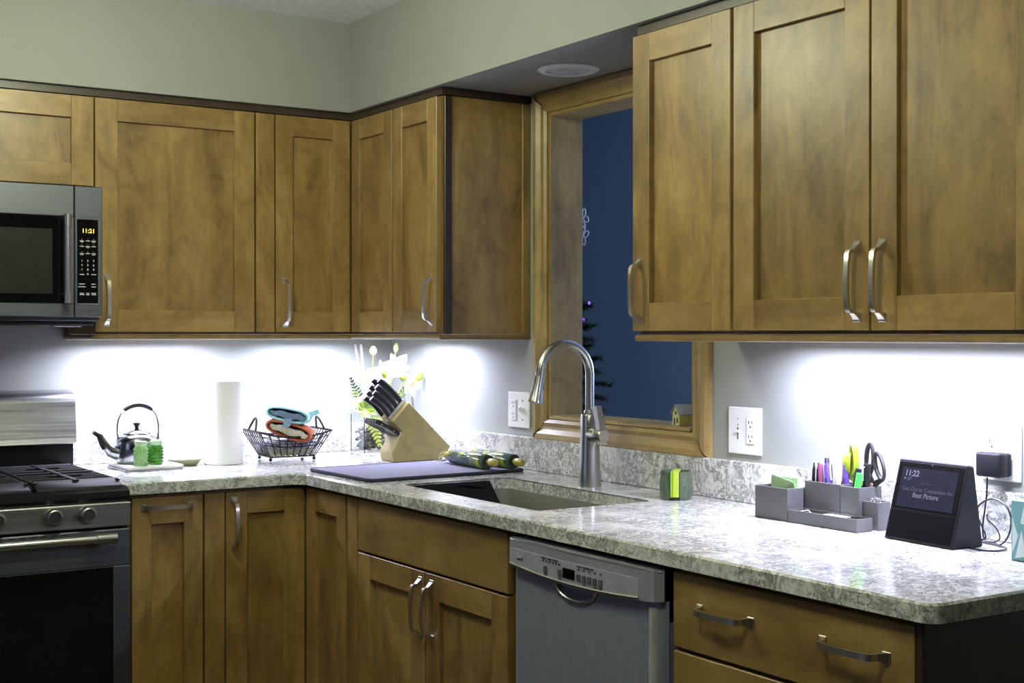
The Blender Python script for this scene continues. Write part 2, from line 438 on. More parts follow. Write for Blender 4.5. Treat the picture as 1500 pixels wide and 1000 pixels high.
box_uc(c, 'x', -.910, -.6275)
shaker(c, 'x', -.630, -.907, DB, DT, UF, .058, handle=(-.880, 1.439))
part('end_panel', B().box(UF+.046, -.030, -.9165, -.910, CBZ, CTZ), WV, c)
part('end_stile', B().box(UF+.021, UF+.046, -.922, -.910, CBZ, CTZ, .002), WD, c)
part('end_stile', B().box(-.030, -.001, -.922, -.910, CBZ, CTZ, .002), WV, c)
c = thing('upper_cabinet', 'single door maple wall cabinet overlapping the right edge of the pass-through', 'cabinet', (-.165, -2.03, CBZ))
box_uc(c, 'x', -2.2055, -1.8625)
shaker(c, 'x', -1.857, -2.2015, DB, DT, UF, .062, handle=(-1.886, 1.439))
c = thing('upper_cabinet', 'wide double door maple wall cabinet above the smart display and organizer', 'cabinet', (-.165, -2.6, CBZ))
box_uc(c, 'x', -2.998, -2.2075)
shaker(c, 'x', -2.212, -2.5995, DB, DT, UF, .064, handle=(-2.570, 1.439))
shaker(c, 'x', -2.6045, -2.996, DB, DT, UF, .064, handle=(-2.634, 1.439))

# crown strip and light rail mouldings
cr = B()
cr.prism([(-1.952, 0, CTZ+.002), (-1.952, UF+.010, CTZ+.002), (UF+.010, UF+.010, CTZ+.002), (UF+.010, -.925, CTZ+.002), (0, -.925, CTZ+.002), (0, 0, CTZ+.002)], (0, 0, ZS-CTZ-.003))
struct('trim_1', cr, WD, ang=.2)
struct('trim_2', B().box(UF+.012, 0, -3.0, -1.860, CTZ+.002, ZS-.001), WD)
def lightrail(path):
    """rounded-nose rail swept along a floor-plan path (outer face)"""
    pr = [(0, 1.334), (.008, 1.3335), (.0125, 1.330), (.013, 1.325), (.011, 1.3205), (.006, 1.3185), (-.012, 1.3185), (-.012, 1.334)]
    b = B(); P_ = [Vector((x, y)) for x, y in path]; n = len(P_); R = []
    for i in range(n):
        ds = []
        if i > 0: ds.append((P_[i]-P_[i-1]).normalized())
        if i < n-1: ds.append((P_[i+1]-P_[i]).normalized())
        ns = [Vector((d.y, -d.x)) for d in ds]
        nn = sum(ns, Vector((0, 0))).normalized(); k = 1/max(.3, nn.dot(ns[0]))
        R.append([b.bm.verts.new((P_[i].x+nn.x*o*k, P_[i].y+nn.y*o*k, z)) for o, z in pr])
    m = len(pr)
    for i in range(n-1):
        for k in range(m): b.bm.faces.new([R[i][k], R[i][(k+1) % m], R[i+1][(k+1) % m], R[i+1][k]])
    b.bm.faces.new(R[0]); b.bm.faces.new(R[-1][::-1]); return b
LRT = wood('maple_light_rail', (.24, .15, .05), (.16, .10, .03), (.31, .20, .07), (1, 1, 0))
struct('trim_3', lightrail([(-1.179, -.002), (-1.179, UF+.014), (UF+.014, UF+.014), (UF+.014, -.912), (-.002, -.912)]), LRT, ang=.5)
struct('trim_4', lightrail([(-.002, -1.866), (UF+.014, -1.866)][::-1] if False else [(UF+.014, -1.864), (UF+.014, -2.996)]), LRT, ang=.5)
struct('trim_5', B().box(UF+.026, -.002, -1.876, -1.864, 1.3185, 1.3345, .002), LRT)

# LED bars under the wall cabinets
LENS = emit('led_lens', LED, 6)
for i, (((bx_, by_), hl, axs, pw), lb) in enumerate(zip(BARS, (
        'slim white LED bar under the large wall cabinet above the kettle', 'slim white LED bar under the corner cabinet above the wire basket',
        'slim white LED bar under the narrow cabinet above the knife block', 'long slim white LED bar under the double door cabinet above the organizer'))):
    t = thing('light_bar', lb, 'light', (bx_, by_, 1.325))
    dx, dy = (hl, .02) if axs == 'x' else (.02, hl)
    part('housing', B().box(bx_-dx-.01, bx_+dx+.01, by_-dy-.004, by_+dy+.004, 1.327, 1.336, .002), WHT, t)
    part('lens', B().box(bx_-dx, bx_+dx, by_-dy+.006, by_+dy-.006, 1.324, 1.327), LENS, t)

# base cabinets
BF = -.632; BT, BB0 = .869, .11
def base_body(c, pts, z0=.10, z1=.878):
    part('body', B().prism([(x, y, z0) for x, y in pts], (0, 0, z1-z0)), WV, c, ang=.2)
c = thing('base_cabinet', 'narrow pull-out maple base cabinet with a level handle beside the range', 'cabinet', (-1.06, -.3, 0))
base_body(c, [(-1.172, -.001), (-1.172, BF+.021), (-.953, BF+.021), (-.953, -.001)])
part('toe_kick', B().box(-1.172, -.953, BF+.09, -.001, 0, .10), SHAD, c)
shaker(c, 'y', -1.166, -.957, BB0, BT, BF, .057, .078, handle=(-1.062, .841, False))
c = thing('base_cabinet', 'maple corner base cabinet with folding doors under the wire basket', 'cabinet', (-.5, -.5, 0))
base_body(c, [(-.952, -.001), (-.952, BF+.021), (BF+.021, BF+.021), (BF+.021, -.984), (-.001, -.984), (-.001, -.001)])
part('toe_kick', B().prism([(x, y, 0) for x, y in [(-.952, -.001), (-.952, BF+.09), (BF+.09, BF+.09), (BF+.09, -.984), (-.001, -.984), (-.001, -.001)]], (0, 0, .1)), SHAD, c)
part('filler', B().box(-.9505, -.890, BF+.001, BF+.021, BB0, BT, .001), WV, c)
shaker(c, 'y', -.886, -.635, BB0, BT, BF, .066, .066, handle=(-.862, .777))
shaker(c, 'x', -.636, -.908, BB0, BT, BF, .060, .066)
part('filler', B().box(BF+.001, BF+.021, -.980, -.918, BB0, BT, .001), WV, c)
c = thing('base_cabinet', 'maple sink base cabinet with a plain false front over two doors', 'cabinet', (-.3, -1.38, 0))
b = B(); b.box(BF+.021, -.001, -1.775, -1.762, .10, .878); b.box(BF+.021, -.001, -.999, -.986, .10, .878); b.box(BF+.021, -.001, -1.762, -.999, .10, .115); b.box(-.02, -.001, -1.762, -.999, .115, .878)
b.box(BF+.021, BF+.05, -1.762, -.999, .115, .878)
part('body', b, WV, c)
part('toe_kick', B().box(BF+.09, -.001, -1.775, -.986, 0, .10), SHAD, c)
slab(c, 'false_front', 'x', -1.770, -.988, .7265, BT, BF)
shaker(c, 'x', -.988, -1.3715, BB0, .7195, BF, .072, .066, handle=(-1.352, .625))
shaker(c, 'x', -1.3765, -1.770, BB0, .7195, BF, .072, .066, handle=(-1.412, .625))
c = thing('base_cabinet', 'wide maple drawer base cabinet with end panel right of the dishwasher', 'cabinet', (-.3, -2.66, 0))
base_body(c, [(-.001, -2.972), (BF+.021, -2.972), (BF+.021, -2.375), (-.001, -2.375)])
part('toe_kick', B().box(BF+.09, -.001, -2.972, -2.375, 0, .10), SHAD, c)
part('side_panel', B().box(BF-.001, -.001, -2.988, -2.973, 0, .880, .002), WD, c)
slab(c, 'drawer', 'x', -2.970, -2.372, .7225, BT, BF, [(-2.522, .808), (-2.842, .808)])
slab(c, 'drawer', 'x', -2.970, -2.372, .420, .7145, BF, [(-2.522, .640), (-2.842, .640)])
slab(c, 'drawer', 'x', -2.970, -2.372, BB0, .412, BF, [(-2.522, .340), (-2.842, .340)])

# ------------------------------------------------------------------ worktop and splashbacks
def arc(cx, cy, r, a0, a1, n=6):
    return [(cx+r*math.cos(math.radians(a0+(a1-a0)*k/n)), cy+r*math.sin(math.radians(a0+(a1-a0)*k/n))) for k in range(n+1)]
CF = -.6517; YE = -3.022
outer = [(-1.186, -.001), (-1.186, CF)] + arc(CF-.045, CF-.045, .045, 90, 0) + arc(CF+.03, YE+.03, .03, 180, 270) + [(-.001, YE), (-.001, -.001)]
HX0, HX1, HY0, HY1 = -.545, -.185, -1.765, -1.075
hole = arc(HX1-.03, HY1-.03, .03, 0, 90, 5) + arc(HX0+.03, HY1-.03, .03, 90, 180, 5) + arc(HX0+.03, HY0+.03, .03, 180, 270, 5) + arc(HX1-.03, HY0+.03, .03, 270, 360, 5)
def offset(poly, d):
    n = len(poly); out = []
    for i in range(n):
        p0, p1, p2 = (Vector(poly[j % n]) for j in (i-1, i, i+1))
        a = (p1-p0).normalized(); c_ = (p2-p1).normalized()
        n1, n2 = Vector((-a.y, a.x)), Vector((-c_.y, c_.x)); nn = (n1+n2).normalized()
        q = p1+nn*d/max(.3, nn.dot(n1)); out.append((q.x, q.y))
    return out
def slabtop(z0, z1, ch):
    b = B(); bm = b.bm; loops = []
    for poly in (outer, hole):
        ins = offset(poly, ch)
        lv = [[bm.verts.new((x, y, z)) for x, y in pl] for pl, z in ((ins, z1), (poly, z1-ch), (poly, z0))]
        for A, C in zip(lv, lv[1:]):
            for i in range(len(A)):
                j = (i+1) % len(A); bm.faces.new([A[i], A[j], C[j], C[i]])
        loops.append(lv)
    for k in (0, 2):
        es = []
        for lv in loops:
            A = lv[k]
            for i in range(len(A)):
                e = bm.edges.get((A[i], A[(i+1) % len(A)])); es.append(e)
        bmesh.ops.triangle_fill(bm, use_beauty=True, use_dissolve=False, edges=es)
    return b
solo('countertop', slabtop(.882, .914, .004), QZ, 'L-shaped grey and white swirled quartz worktop with sink cutout', 'countertop', ang=.3)
solo('backsplash', B().box(-1.186, -.0215, -.02, -.001, .9145, 1.016, .002), QZ, 'low quartz upstand along the range wall behind kettle and basket', 'backsplash')
solo('backsplash', B().box(-.02, -.001, YE, -.001, .9145, 1.016, .002), QZ, 'low quartz upstand along the pass-through wall behind the faucet', 'backsplash')

# ------------------------------------------------------------------ sink, board, faucet
t = thing('sink', 'dark grey undermount sink basin set in the quartz worktop', 'sink', (-.365, -1.42, .70))
b = B(); tk = .01; z0, z1 = .70, .8815
so_, si_ = offset(hole, -.012), offset(hole, .007)
bm = b.bm
ro = [[bm.verts.new((x, y, z)) for x, y in pl] for pl, z in ((so_, z0-.008), (so_, z1), (si_, z1), (offset(hole, .018), z0+.02), (offset(hole, .036), z0))]
for A, C in zip(ro, ro[1:]):
    for i in range(len(A)): j = (i+1) % len(A); bm.faces.new([A[i], A[j], C[j], C[i]])
bm.faces.new(ro[-1]); bm.faces.new(ro[0][::-1])
part('basin', b, SINKM, t, ang=.5)
part('drain', B().lathe([(0, .002), (.03, .002), (.042, .004), (.045, .0005), (0, .0005)], (-.34, -1.42, z0)), SSV, t)
# black board laid slantwise over the far end of the sink
t = thing('sink_board', 'black board with an oval grip hole over left end of the sink', 'board', (-.4, -1.2, .86))
def board():
    P4 = [(-.541, -1.080), (-.190, -1.080), (-.223, -1.150), (-.541, -1.575)]
    pts = [(-.537, -1.083), (-.252, -1.083), (-.534, -1.590)]
    bm = bmesh.new(); zt, zb = .9085, .8825
    cx, cy = -.392, -1.205; ov = []
    dx, dy = (.26, -.965)  # grip runs along the sink's length
    for k in range(20):
        a = 2*PI*k/20; u, v = .062*math.cos(a), .026*math.sin(a)
        ov.append((cx+.18*u*1.0+ .98*v, cy-.98*u+.18*v))
    lv = []
    for poly in (pts, ov):
        lv.append([[bm.verts.new((x, y, z)) for x, y in poly] for z in (zt, zb)])
    for L in lv:
        for i in range(len(L[0])): j = (i+1) % len(L[0]); bm.faces.new([L[0][i], L[0][j], L[1][j], L[1][i]])
    for k in (0, 1):
        es = [bm.edges.get((L[k][i], L[k][(i+1) % len(L[k])])) for L in lv for i in range(len(L[k]))]
        bmesh.ops.triangle_fill(bm, use_beauty=True, edges=es)
    b = B(); b.merge(bm); return b, ov
bd, ov = board()
part('board', bd, mat('black_board', (.010, .010, .011), .5, Specular_IOR_Level=.0), t)
part('grip_rim', B().tube([(x, y, .9078) for x, y in ov], .0025, 6, True), MATS['black_board'], t)

FX, FY = -.127, -1.406
t = thing('faucet', 'brushed nickel gooseneck faucet behind the sink in front of the pass-through', 'faucet', (FX, FY, .914))
part('base', B().lathe([(0, 0), (.032, 0), (.032, .004), (.0295, .06), (.027, .12), (.0255, .17), (.0250, .196), (.023, .2), (.0165, .203), (.015, .212), (0, .212)], (FX, FY, .914), 36), SSV, t)
neck = [(FX, FY, 1.12), (FX, FY, 1.16), (FX, FY, 1.20)]
R = .083; zc = 1.226
for k in range(0, 17):
    a = PI*k/16; neck.append((FX-R+R*math.cos(a), FY, zc+R*math.sin(a)))
neck += [(FX-2*R-.001, FY, 1.214)]
part('spout', B().tube(neck, .0125, 16), SSV, t)
h0, h1 = Vector((FX-2*R-.001, FY, 1.222)), Vector((FX-2*R-.016, FY, 1.150))
part('spray_head', B().lathe([(0, 0), (.0135, 0), (.0140, .02), (.0155, .04), (.0185, .062), (.0205, .070), (.0205, .073), (.017, .074), (0, .074)], h0, 28, h1-h0), SSV, t)
part('spray_button', B().box(FX-2*R+.005, FX-2*R+.0105, FY-.006, FY+.006, 1.185, 1.205, .002), BLK, t)
part('valve', B().lathe([(0, 0), (.0195, 0), (.0195, .030), (.0185, .031), (.0195, .032), (.0195, .056), (.017, .060), (0, .060)], (FX-.004, FY-.012, 1.058), 26, (0, -1, .0)), SSV, t)
part('lever', B().sweeprect([(FX-.004, FY-.062, 1.034), (FX-.004, FY-.061, 1.060), (FX-.006, FY-.056, 1.095), (FX-.010, FY-.046, 1.138)], [.022, .022, .020, .018], [.016, .016, .017, .020], (1, 0, 0)), SSV, t)

# ------------------------------------------------------------------ range
RX0, RX1 = -1.949, -1.190
t = thing('range', 'stainless gas range with black cooktop and cast iron grates at left edge', 'stove', ((RX0+RX1)/2, -.35, 0))
part('body', B().box(RX0, RX1, -.655, -.03, .03, .872), BLK, t)
b = B(); b.prism([(RX0, -.10, .872), (RX0, -.690, .872), (RX0, -.694, .885), (RX0, -.690, .900), (RX0, -.672, .909), (RX0, -.640, .902), (RX0, -.10, .902)], (RX1-RX0, 0, 0))
part('cooktop', b, ENAM, t, ang=.5)
part('control_panel', B().box(RX0, RX1, -.700, -.656, .804, .8705, .003), SS, t)
KNF = mat('knob_dark_face', (.05, .05, .052), .35, .6)
kprof = [(0, 0), (.0245, 0), (.0255, .004), (.0235, .010), (.0215, .020), (.0195, .0245), (.0165, .026), (.0165, .0235), (0, .0235)]
kcap = [(0, .024), (.016, .024), (.0155, .027), (0, .027)]
for kx in (-1.311, -1.401, -1.548, -1.735, -1.825):
    k = part('knob', B().lathe(kprof, (kx, -.700, .841), 28, (0, -1, .12)), SS, t)
    part('knob_face', B().lathe(kcap, (kx, -.700, .841), 24, (0, -1, .12)), KNF, k)
# oven door: frame round a dark window
DX0, DX1 = RX0+.002, RX1-.001
b = B(); b.box(DX0, DX1, -.700, -.658, .695, .797, .003); b.box(DX0, DX0+.052, -.700, -.658, .20, .695, .002); b.box(DX1-.046, DX1, -.700, -.658, .20, .695, .002); b.box(DX0, DX1, -.700, -.658, .15, .20, .002)
d = part('oven_door', b, SSD, t)
part('window', B().box(DX0+.052, DX1-.046, -.697, -.660, .20, .695), OVENG, d)
part('window_trim', B().box(DX1-.048, DX1-.0455, -.7012, -.699, .20, .695).box(DX0+.05, DX1-.046, -.7012, -.699, .693, .6955), SS, d)
hb = B(); hb.cyl((RX0+.05, -.752, .780), (-1.244, -.752, .780), .0115, None, 20)
for hx in (-1.30, RX0+.10): hb.box(hx-.016, hx+.016, -.752, -.699, .770, .789, .004)
hb.lathe([(.0115, 0), (.0135, .001), (.0135, .055), (0, .056)], (-1.300, -.752, .780), 20, (1, 0, 0))
part('handle', hb, SSV, d)
vb = B()
for i in range(20):
    vx = -1.37-.028*i; vb.box(vx-.008, vx+.008, -.7008, -.698, .7895, .7925)
part('vent_slots', vb, SHAD, d)
part('lower_drawer', B().box(DX0, DX1, -.700, -.658, .035, .145, .003), SS, t)
# backguard: black riser under a stainless panel with rounded top
part('riser', B().box(RX0+.006, RX1-.002+.006, -.095, -.012, .872, .995), ENAM, t)
bg = [(-.118, .992), (-.112, 1.010), (-.100, 1.120), (-.094, 1.140), (-.080, 1.151), (-.040, 1.158), (-.012, 1.158), (-.012, .992)]
part('backguard', B().prism([(RX0, y, z) for y, z in bg], (RX1+.012-RX0, 0, 0), .003), SS, t, ang=.5)
part('clock_panel', B().prism([(-1.69, -.1175, 1.02), (-1.69, -.1045, 1.115), (-1.69, -.100, 1.115), (-1.69, -.113, 1.02)], (.24, 0, 0)), BLKG, t)
# grates: three sections of bars over burner caps
for gi, (g0, g1) in enumerate(((-1.437, -1.203), (-1.688, -1.451), (-1.936, -1.702))):
    g = B(); gz = .931; yb, yf = -.128, -.628
    gm = (g0+g1)/2
    for yy in (yb, -.372):
        g.box(g0, g1, yy-.006, yy+.006, gz-.014, gz, .002)
    for k in range(10):
        yy = yb-.025-.05*k
        if k in (4, 5): continue
        gap = .028 if k in (2, 7) else .0
        if gap: g.box(g0+.004, gm-gap-.02, yy-.0055, yy+.0055, gz-.012, gz, .002); g.box(gm+gap+.02, g1-.004, yy-.0055, yy+.0055, gz-.012, gz, .002)
        else: g.box(g0+.004, g1-.004, yy-.0055, yy+.0055, gz-.012, gz, .002)
    g.box(gm-.008, gm+.008, yf, -.455, gz-.012, gz+.002, .002); g.box(gm-.008, gm+.008, -.30, yb, gz-.012, gz+.002, .002)
    g.box(gm-.008, gm+.008, -.455, -.30, gz-.012, gz+.003, .003)
    g.prism([(g0, -.612, gz), (g0, -.668, gz-.016), (g0, -.671, gz-.026), (g0, -.612, gz-.012)], (g1-g0, 0, 0), .001)
    for sx in (g0+.004, g1-.004):
        g.tube([(sx, yb, gz-.006), (sx, yf-.01, gz-.006)], .0055, 6)
        for yy in (yb, -.37, yf): g.box(sx-.005, sx+.005, yy-.005, yy+.005, .902, gz-.004)
    part('grate', g, IRON, t)
    for yy in (-.262, -.512):
        k = part('burner', B().lathe([(0, 0), (.048, 0), (.046, .008), (.036, .010), (.036, .012)], (gm, yy, .902), 24), mat('burner_alloy', (.30, .30, .31), .5, .8) if 'burner_alloy' not in MATS else MATS['burner_alloy'], t)
        part('burner_cap', B().lathe([(0, .0125), (.038, .0125), (.038, .0150), (.034, .017), (0, .0175)], (gm, yy, .902), 24), ENAM, k)

# ------------------------------------------------------------------ microwave
MZ0, MZ1, MY = 1.374, 1.768, -.432
t = thing('microwave', 'stainless over-the-range microwave reading 11:21 above the stove', 'microwave', (-1.57, -.2, MZ0))
part('body', B().box(RX0, RX1, MY+.03, -.002, MZ0, MZ1, .002), SSD, t)
SX = -1.2715
b = B(); MX0 = RX0
b.box(MX0, SX-.001, MY, MY+.029, 1.678, MZ1, .002); b.box(MX0, SX-.001, MY, MY+.029, MZ0+.012, 1.425, .002)
b.box(MX0, MX0+.05, MY, MY+.029, 1.425, 1.678, .001); b.box(SX-.030, SX-.001, MY, MY+.029, 1.425, 1.678, .001)
d = part('door', b, SSD, t)
part('window', B().box(MX0+.05, SX-.030, MY+.002, MY+.02, 1.425, 1.678), BLKG, d)
part('window_screen', B().box(MX0+.1, SX-.062, MY+.0012, MY+.003, 1.452, 1.640), mat('window_mesh', (.020, .022, .018), .25), d)
hb = B(); hx = SX-.028
hb.cyl((hx, MY-.034, 1.425), (hx, MY-.034, 1.680), .0085, None, 18)
for z in (1.425, 1.650): hb.cyl((hx, MY-.034, z), (hx, MY-.034, z+.030 if z < 1.5 else z+.032), .0105, None, 18)
for z in (1.447, 1.665): hb.box(hx-.007, hx+.007, MY-.034, MY, z-.008, z+.008, .002)
part('handle', hb, SSV, d)
b = B(); b.box(SX+.001, RX1, MY, MY+.029, MZ0+.012, MZ1, .002)
cp = part('control_panel', b, SSD, t)
part('bezel', B().box(-1.266, -1.1995, MY-.003, MY+.002, 1.4225, 1.6725, .003), SS, cp)
part('glass', B().box(-1.2645, -1.2035, MY-.0036, MY, 1.4250, 1.6705, .0006), BLKG, cp)
YEL = emit('amber_segments', (1.0, .72, .08), 1.6); LBL = mat('pale_print', (.62, .63, .64), .6, 0, .05)
text('11:21', .0175, (-1.232, MY-.0042, 1.637), (1, 0, 0), (0, 0, 1), YEL, cp, 'clock_digits', .0003)
pb = B()
def dash(b, x, z, w, h=.0022): b.box(x-w/2, x+w/2, MY-.0042, MY-.0034, z-h/2, z+h/2)
for r_, z in enumerate((1.608, 1.592, 1.571)):
    for cx in (-1.251, -1.234, -1.217):
        dash(pb, cx, z, .0125); dash(pb, cx, z+.005, .002, .0015)
        if (r_+int(cx*1000)) % 2: dash(pb, cx, z-.0035, .009, .0016)
for z, ws in ((1.513-.003, (.013, 0, .014)), (1.482, (.017, 0, .013)), (1.474, (.022, 0, .013)), (1.455, (.012, .010, .014)), (1.451, (.014, .009, .013))):
    for cx, w in zip((-1.251, -1.234, -1.217), ws):
        if w: dash(pb, cx, z, w)
part('key_marks', pb, LBL, cp, kind='stuff')
for i, dg in enumerate('1234567890'):
    r_, c_ = (3, 1) if dg == '0' else divmod(i, 3)
    text(dg, .0085, (-1.251+.017*c_, MY-.0042, 1.550-.0130*r_), (1, 0, 0), (0, 0, 1), LBL, cp, 'key_digit', .0002)
part('underside', B().box(RX0+.01, RX1-.012, MY+.045, -.01, MZ0-.012, MZ0-.0005, .002), BLK, t)
part('lamp_cover', B().box(-1.315, -1.235, MY+.055, MY+.115, MZ0-.017, MZ0-.012, .002), mat('frosted_lens', (.6, .6, .66), .3), t)

# ------------------------------------------------------------------ dishwasher
DY0, DY1 = -2.356, -1.802
t = thing('dishwasher', 'silver dishwasher with curved control strip between sink base and drawers', 'dishwasher', (-.3, -2.08, 0))
part('body', B().box(-.60, -.03, DY0+.004, DY1-.004, .03, .866), BLK, t)
yc = (DY0+DY1)/2; hw = (DY1-DY0)/2
def zlow(y): q = (y-yc)/hw; return .807 - .0135*(1-q*q)   # lower curved edge of the fascia
def front(u):            # door front bulges a little and rolls back at both sides
    q = abs(2*u-1); return -.645 - .006*(1-q*q) + (.016*max(0, (q-.93)/.07)**2)
b = B()
sc_y, sc_z, sc_w, sc_h = yc+.013, .786, .074, .034
def doorsurf(u, v):
    y = DY0+.004+(DY1-DY0-.008)*u; zt = zlow(y)-.001; z = .13+(zt-.13)*(1-(1-v)**1.6)
    x = front(u)+.004
    e = ((y-sc_y)/sc_w)**2 + ((z-sc_z-.008)/sc_h)**2
    if e < 1: x += .026*(1-e)**.5
    return Vector((x, y, z))
b.surf(doorsurf, 90, 60)
b.box(-.62, -.602, DY0+.004, DY1-.004, .13, .76)
d = part('door', b, DWD, t, ang=.9)
rim = []
for k in range(25):
    a = PI*k/24+PI; y = sc_y+sc_w*math.cos(a); z = sc_z+.008+sc_h*math.sin(a)
    rim.append((front((y-DY0)/(DY1-DY0))+.001, y, z))
part('scoop_rim', B().tube(rim, .0042, 10), SSV, d)
part('edge_highlight', B().tube([(-.640, DY0+.030, .135), (-.640, DY0+.030, .792)], .0125, 16), mat('pale_edge_highlight', (.55, .55, .56), .35, .3), d)  # pale tube standing in for the highlight on the door's curved edge
# fascia with a recessed strip
b = B(); N = 40
def fas(zlo, zhi, xoff, y0, y1, n, thick):
    def f(u, v):
        y = y0+(y1-y0)*u; zl = zlo(y); return Vector((front((y-DY0)/(DY1-DY0))+xoff, y, zl+(zhi-zl)*v))
    return f
b.surf(fas(zlow, .868, -.012, DY0, DY1, N, 0), N, 6, -.04)
fp = part('fascia', b, DWF, t, ang=.7)
iy0, iy1 = DY0+.058, DY1-.020
def ilow(y): return zlow(y)+.008
b = B(); b.surf(fas(ilow, .846, -.0135, iy0, iy1, N, 0), N, 4, -.006)
part('control_strip', b, mat('strip_silver', (.47, .475, .57), .5, .4), fp, ang=.7)
part('strip_lip', B().tube([(front((y-DY0)/(DY1-DY0))-.0135, y, zlow(y)+.0055) for y in [iy0+(iy1-iy0)*k/30 for k in range(31)]], .0028, 6), SSV, fp)
part('top_lip', B().tube([(front((y-DY0)/(DY1-DY0))-.009, y, .8655) for y in [DY0+.004+(DY1-DY0-.008)*k/30 for k in range(31)]], .0035, 8), SSV, fp)
def xs_(y): return front((y-DY0)/(DY1-DY0))-.0145
DK = mat('dark_print', (.015, .016, .02), .5)
part('display', B().box(xs_(-2.063)-.0008, xs_(-2.063)+.003, -2.085, -2.041, .810, .832, .001), BLKG, fp)
mk = B()
for y in (-1.974, -2.030, -2.100, -2.119, -2.138, -2.157, -2.176):
    part('button', B().box(xs_(y)-.0022, xs_(y)+.003, y-.006, y+.006, .811, .826, .001), GRYB, fp)
for k in range(6): y = -1.965-.0125*k; mk.box(xs_(y)-.0004, xs_(y)+.002, y-.0018, y+.0018, .8345, .838)
for k in range(5): y = -2.100-.019*k; mk.box(xs_(y)-.0004, xs_(y)+.002, y-.0018, y+.0018, .8345, .838)
for y, w in ((-1.966, .016), (-1.990, .018), (-2.013, .016), (-2.101, .016), (-2.126, .022), (-2.146, .010)):
    mk.box(xs_(y)-.0004, xs_(y)+.002, y-w/2, y+w/2, .8412, .8432)
for y in (-1.974, -2.030, -2.119, -2.157, -2.176): mk.box(xs_(y)-.0004, xs_(y)+.002, y-.005, y+.005, .8055, .8072)
mk.box(xs_(-1.862)-.0004, xs_(-1.862)+.002, -1.872, -1.856, .8235, .8265); mk.box(xs_(-1.876)-.0004, xs_(-1.876)+.002, -1.8775, -1.8755, .8225, .832)
part('printed_marks', mk, DK, fp, kind='stuff')
part('toe_panel', B().box(-.575, -.56, DY0+.006, DY1-.006, .0, .11), BLK, t)

# ------------------------------------------------------------------ outlets
def plate(name, label, y0, y1, z0, z1, left_col, right_col):
    t = thing(name, label, 'outlet', (0, (y0+y1)/2, z0))
    part('cover_plate', B().box(-.0065, -.0005, y0, y1, z0, z1, .0025), WHT, t)
    H = z1-z0; zm = (z0+z1)/2
    for kind, y in ((left_col, y1-(y1-y0)*.30), (right_col, y0+(y1-y0)*.30)):
        if kind == 'outlet':
            r = part('receptacle', B().box(-.0095, -.006, y-.0155, y+.0155, zm-.033, zm+.033, .002), WHT, t)
            s = B()
            for zz in (zm+.0175, zm-.0175):
                s.box(-.0099, -.0085, y+.0045, y+.0066, zz+.001, zz+.0085); s.box(-.0099, -.0085, y-.0066, y-.0048, zz+.002, zz+.008)
                s.cyl((-.0099, y, zz-.0065), (-.0085, y, zz-.0065), .0024, None, 10)
            part('slots', s, SHAD, r)
        elif kind == 'toggle':
            part('toggle', B().sweeprect([(-.006, y, zm-.004), (-.013, y, zm+.003), (-.020, y, zm+.010)], [.010, .009, .007], [.016, .012, .007], (0, 1, 0)), WHT, t)
            part('screw', B().cyl((-.0075, y, zm+.030), (-.006, y, zm+.030), .003, None, 10).cyl((-.0075, y, zm-.030), (-.006, y, zm-.030), .003, None, 10), SSD, t)
        elif kind == 'dimmer':
            part('slider_track', B().box(-.0072, -.006, y-.002, y+.002, zm-.022, zm+.008), GRYB, t)
            part('slider_knob', B().box(-.012, -.006, y-.006, y+.006, zm-.005, zm+.001, .001), WHT, t)
            part('indicator', B().box(-.0072, -.006, y-.0025, y+.0025, zm+.014, zm+.016).box(-.0072, -.006, y-.0025, y+.0025, zm+.029, zm+.0305), SSD, t)
    return t
plate('outlet', 'white double plate with outlet and toggle switch left of the pass-through', -.9235, -.800, 1.040, 1.153, 'outlet', 'toggle')
plate('outlet', 'white double plate with slider and outlet right of the pass-through', -1.959, -1.838, 1.033, 1.152, 'dimmer', 'outlet')
plate('outlet', 'white wall plate behind the black power adapter at right edge', -2.705, -2.610, 1.036, 1.152, 'outlet', 'none')

# recessed light in the soffit
t = thing('recessed_light', 'white unlit recessed can light in the soffit above the sink', 'light', (-.154, -1.341, ZS-.01))
part('trim_ring', B().lathe([(.062, .008), (.062, -.004), (.066, -.007), (.080, -.005), (.087, -.0005), (.087, 0.002), (.062, .008)], (-.154, -1.341, ZS-.002), 48), mat('white_enamel', (.82, .82, .84), .4, 0, .03), t)
part('baffle', B().lathe([(.0625, -.004), (.058, .0005), (.048, .0007), (0, .0008)], (-.154, -1.341, ZS-.0025), 40), mat('baffle_grey', (.60, .60, .66), .5, 0, .1), t)
#MORE
# ------------------------------------------------------------------ left worktop: tray, kettle, jars, dish, towel roll, basket
WT = .9145
STONE = quartz('marble_tray') if False else mat('white_marble', (.74, .74, .72), .3, 0, .12, 18, 0, (1, 3, 1))
t = thing('trivet', 'square white marble tray under the kettle and green jars', 'tray', (-1.0, -.24, WT))
part('foot_plate', B().box(-1.093, -.912, -.334, -.135, WT, WT+.004, .001), mat('tray_steel', (.45, .46, .48), .3, .8), t)
part('slab', B().box(-1.087, -.908, -.330, -.130, WT+.0042, WT+.0145, .002), STONE, t)
TZ = WT+.0148
KX, KY = -1.016, -.200
t = thing('kettle', 'polished steel kettle with black grip and knob on marble tray', 'kettle', (KX, KY, TZ))
part('body', B().lathe([(0, 0), (.058, 0), (.063, .004), (.0655, .012), (.066, .055), (.064, .072), (.056, .084), (.044, .090), (.043, .092), (0, .092)], (KX, KY, TZ), 40), CHR, t)
l = part('lid', B().lathe([(.0425, .0925), (.0435, .094), (.036, .101), (.018, .107), (0, .109)], (KX, KY, TZ), 36), CHR, t)
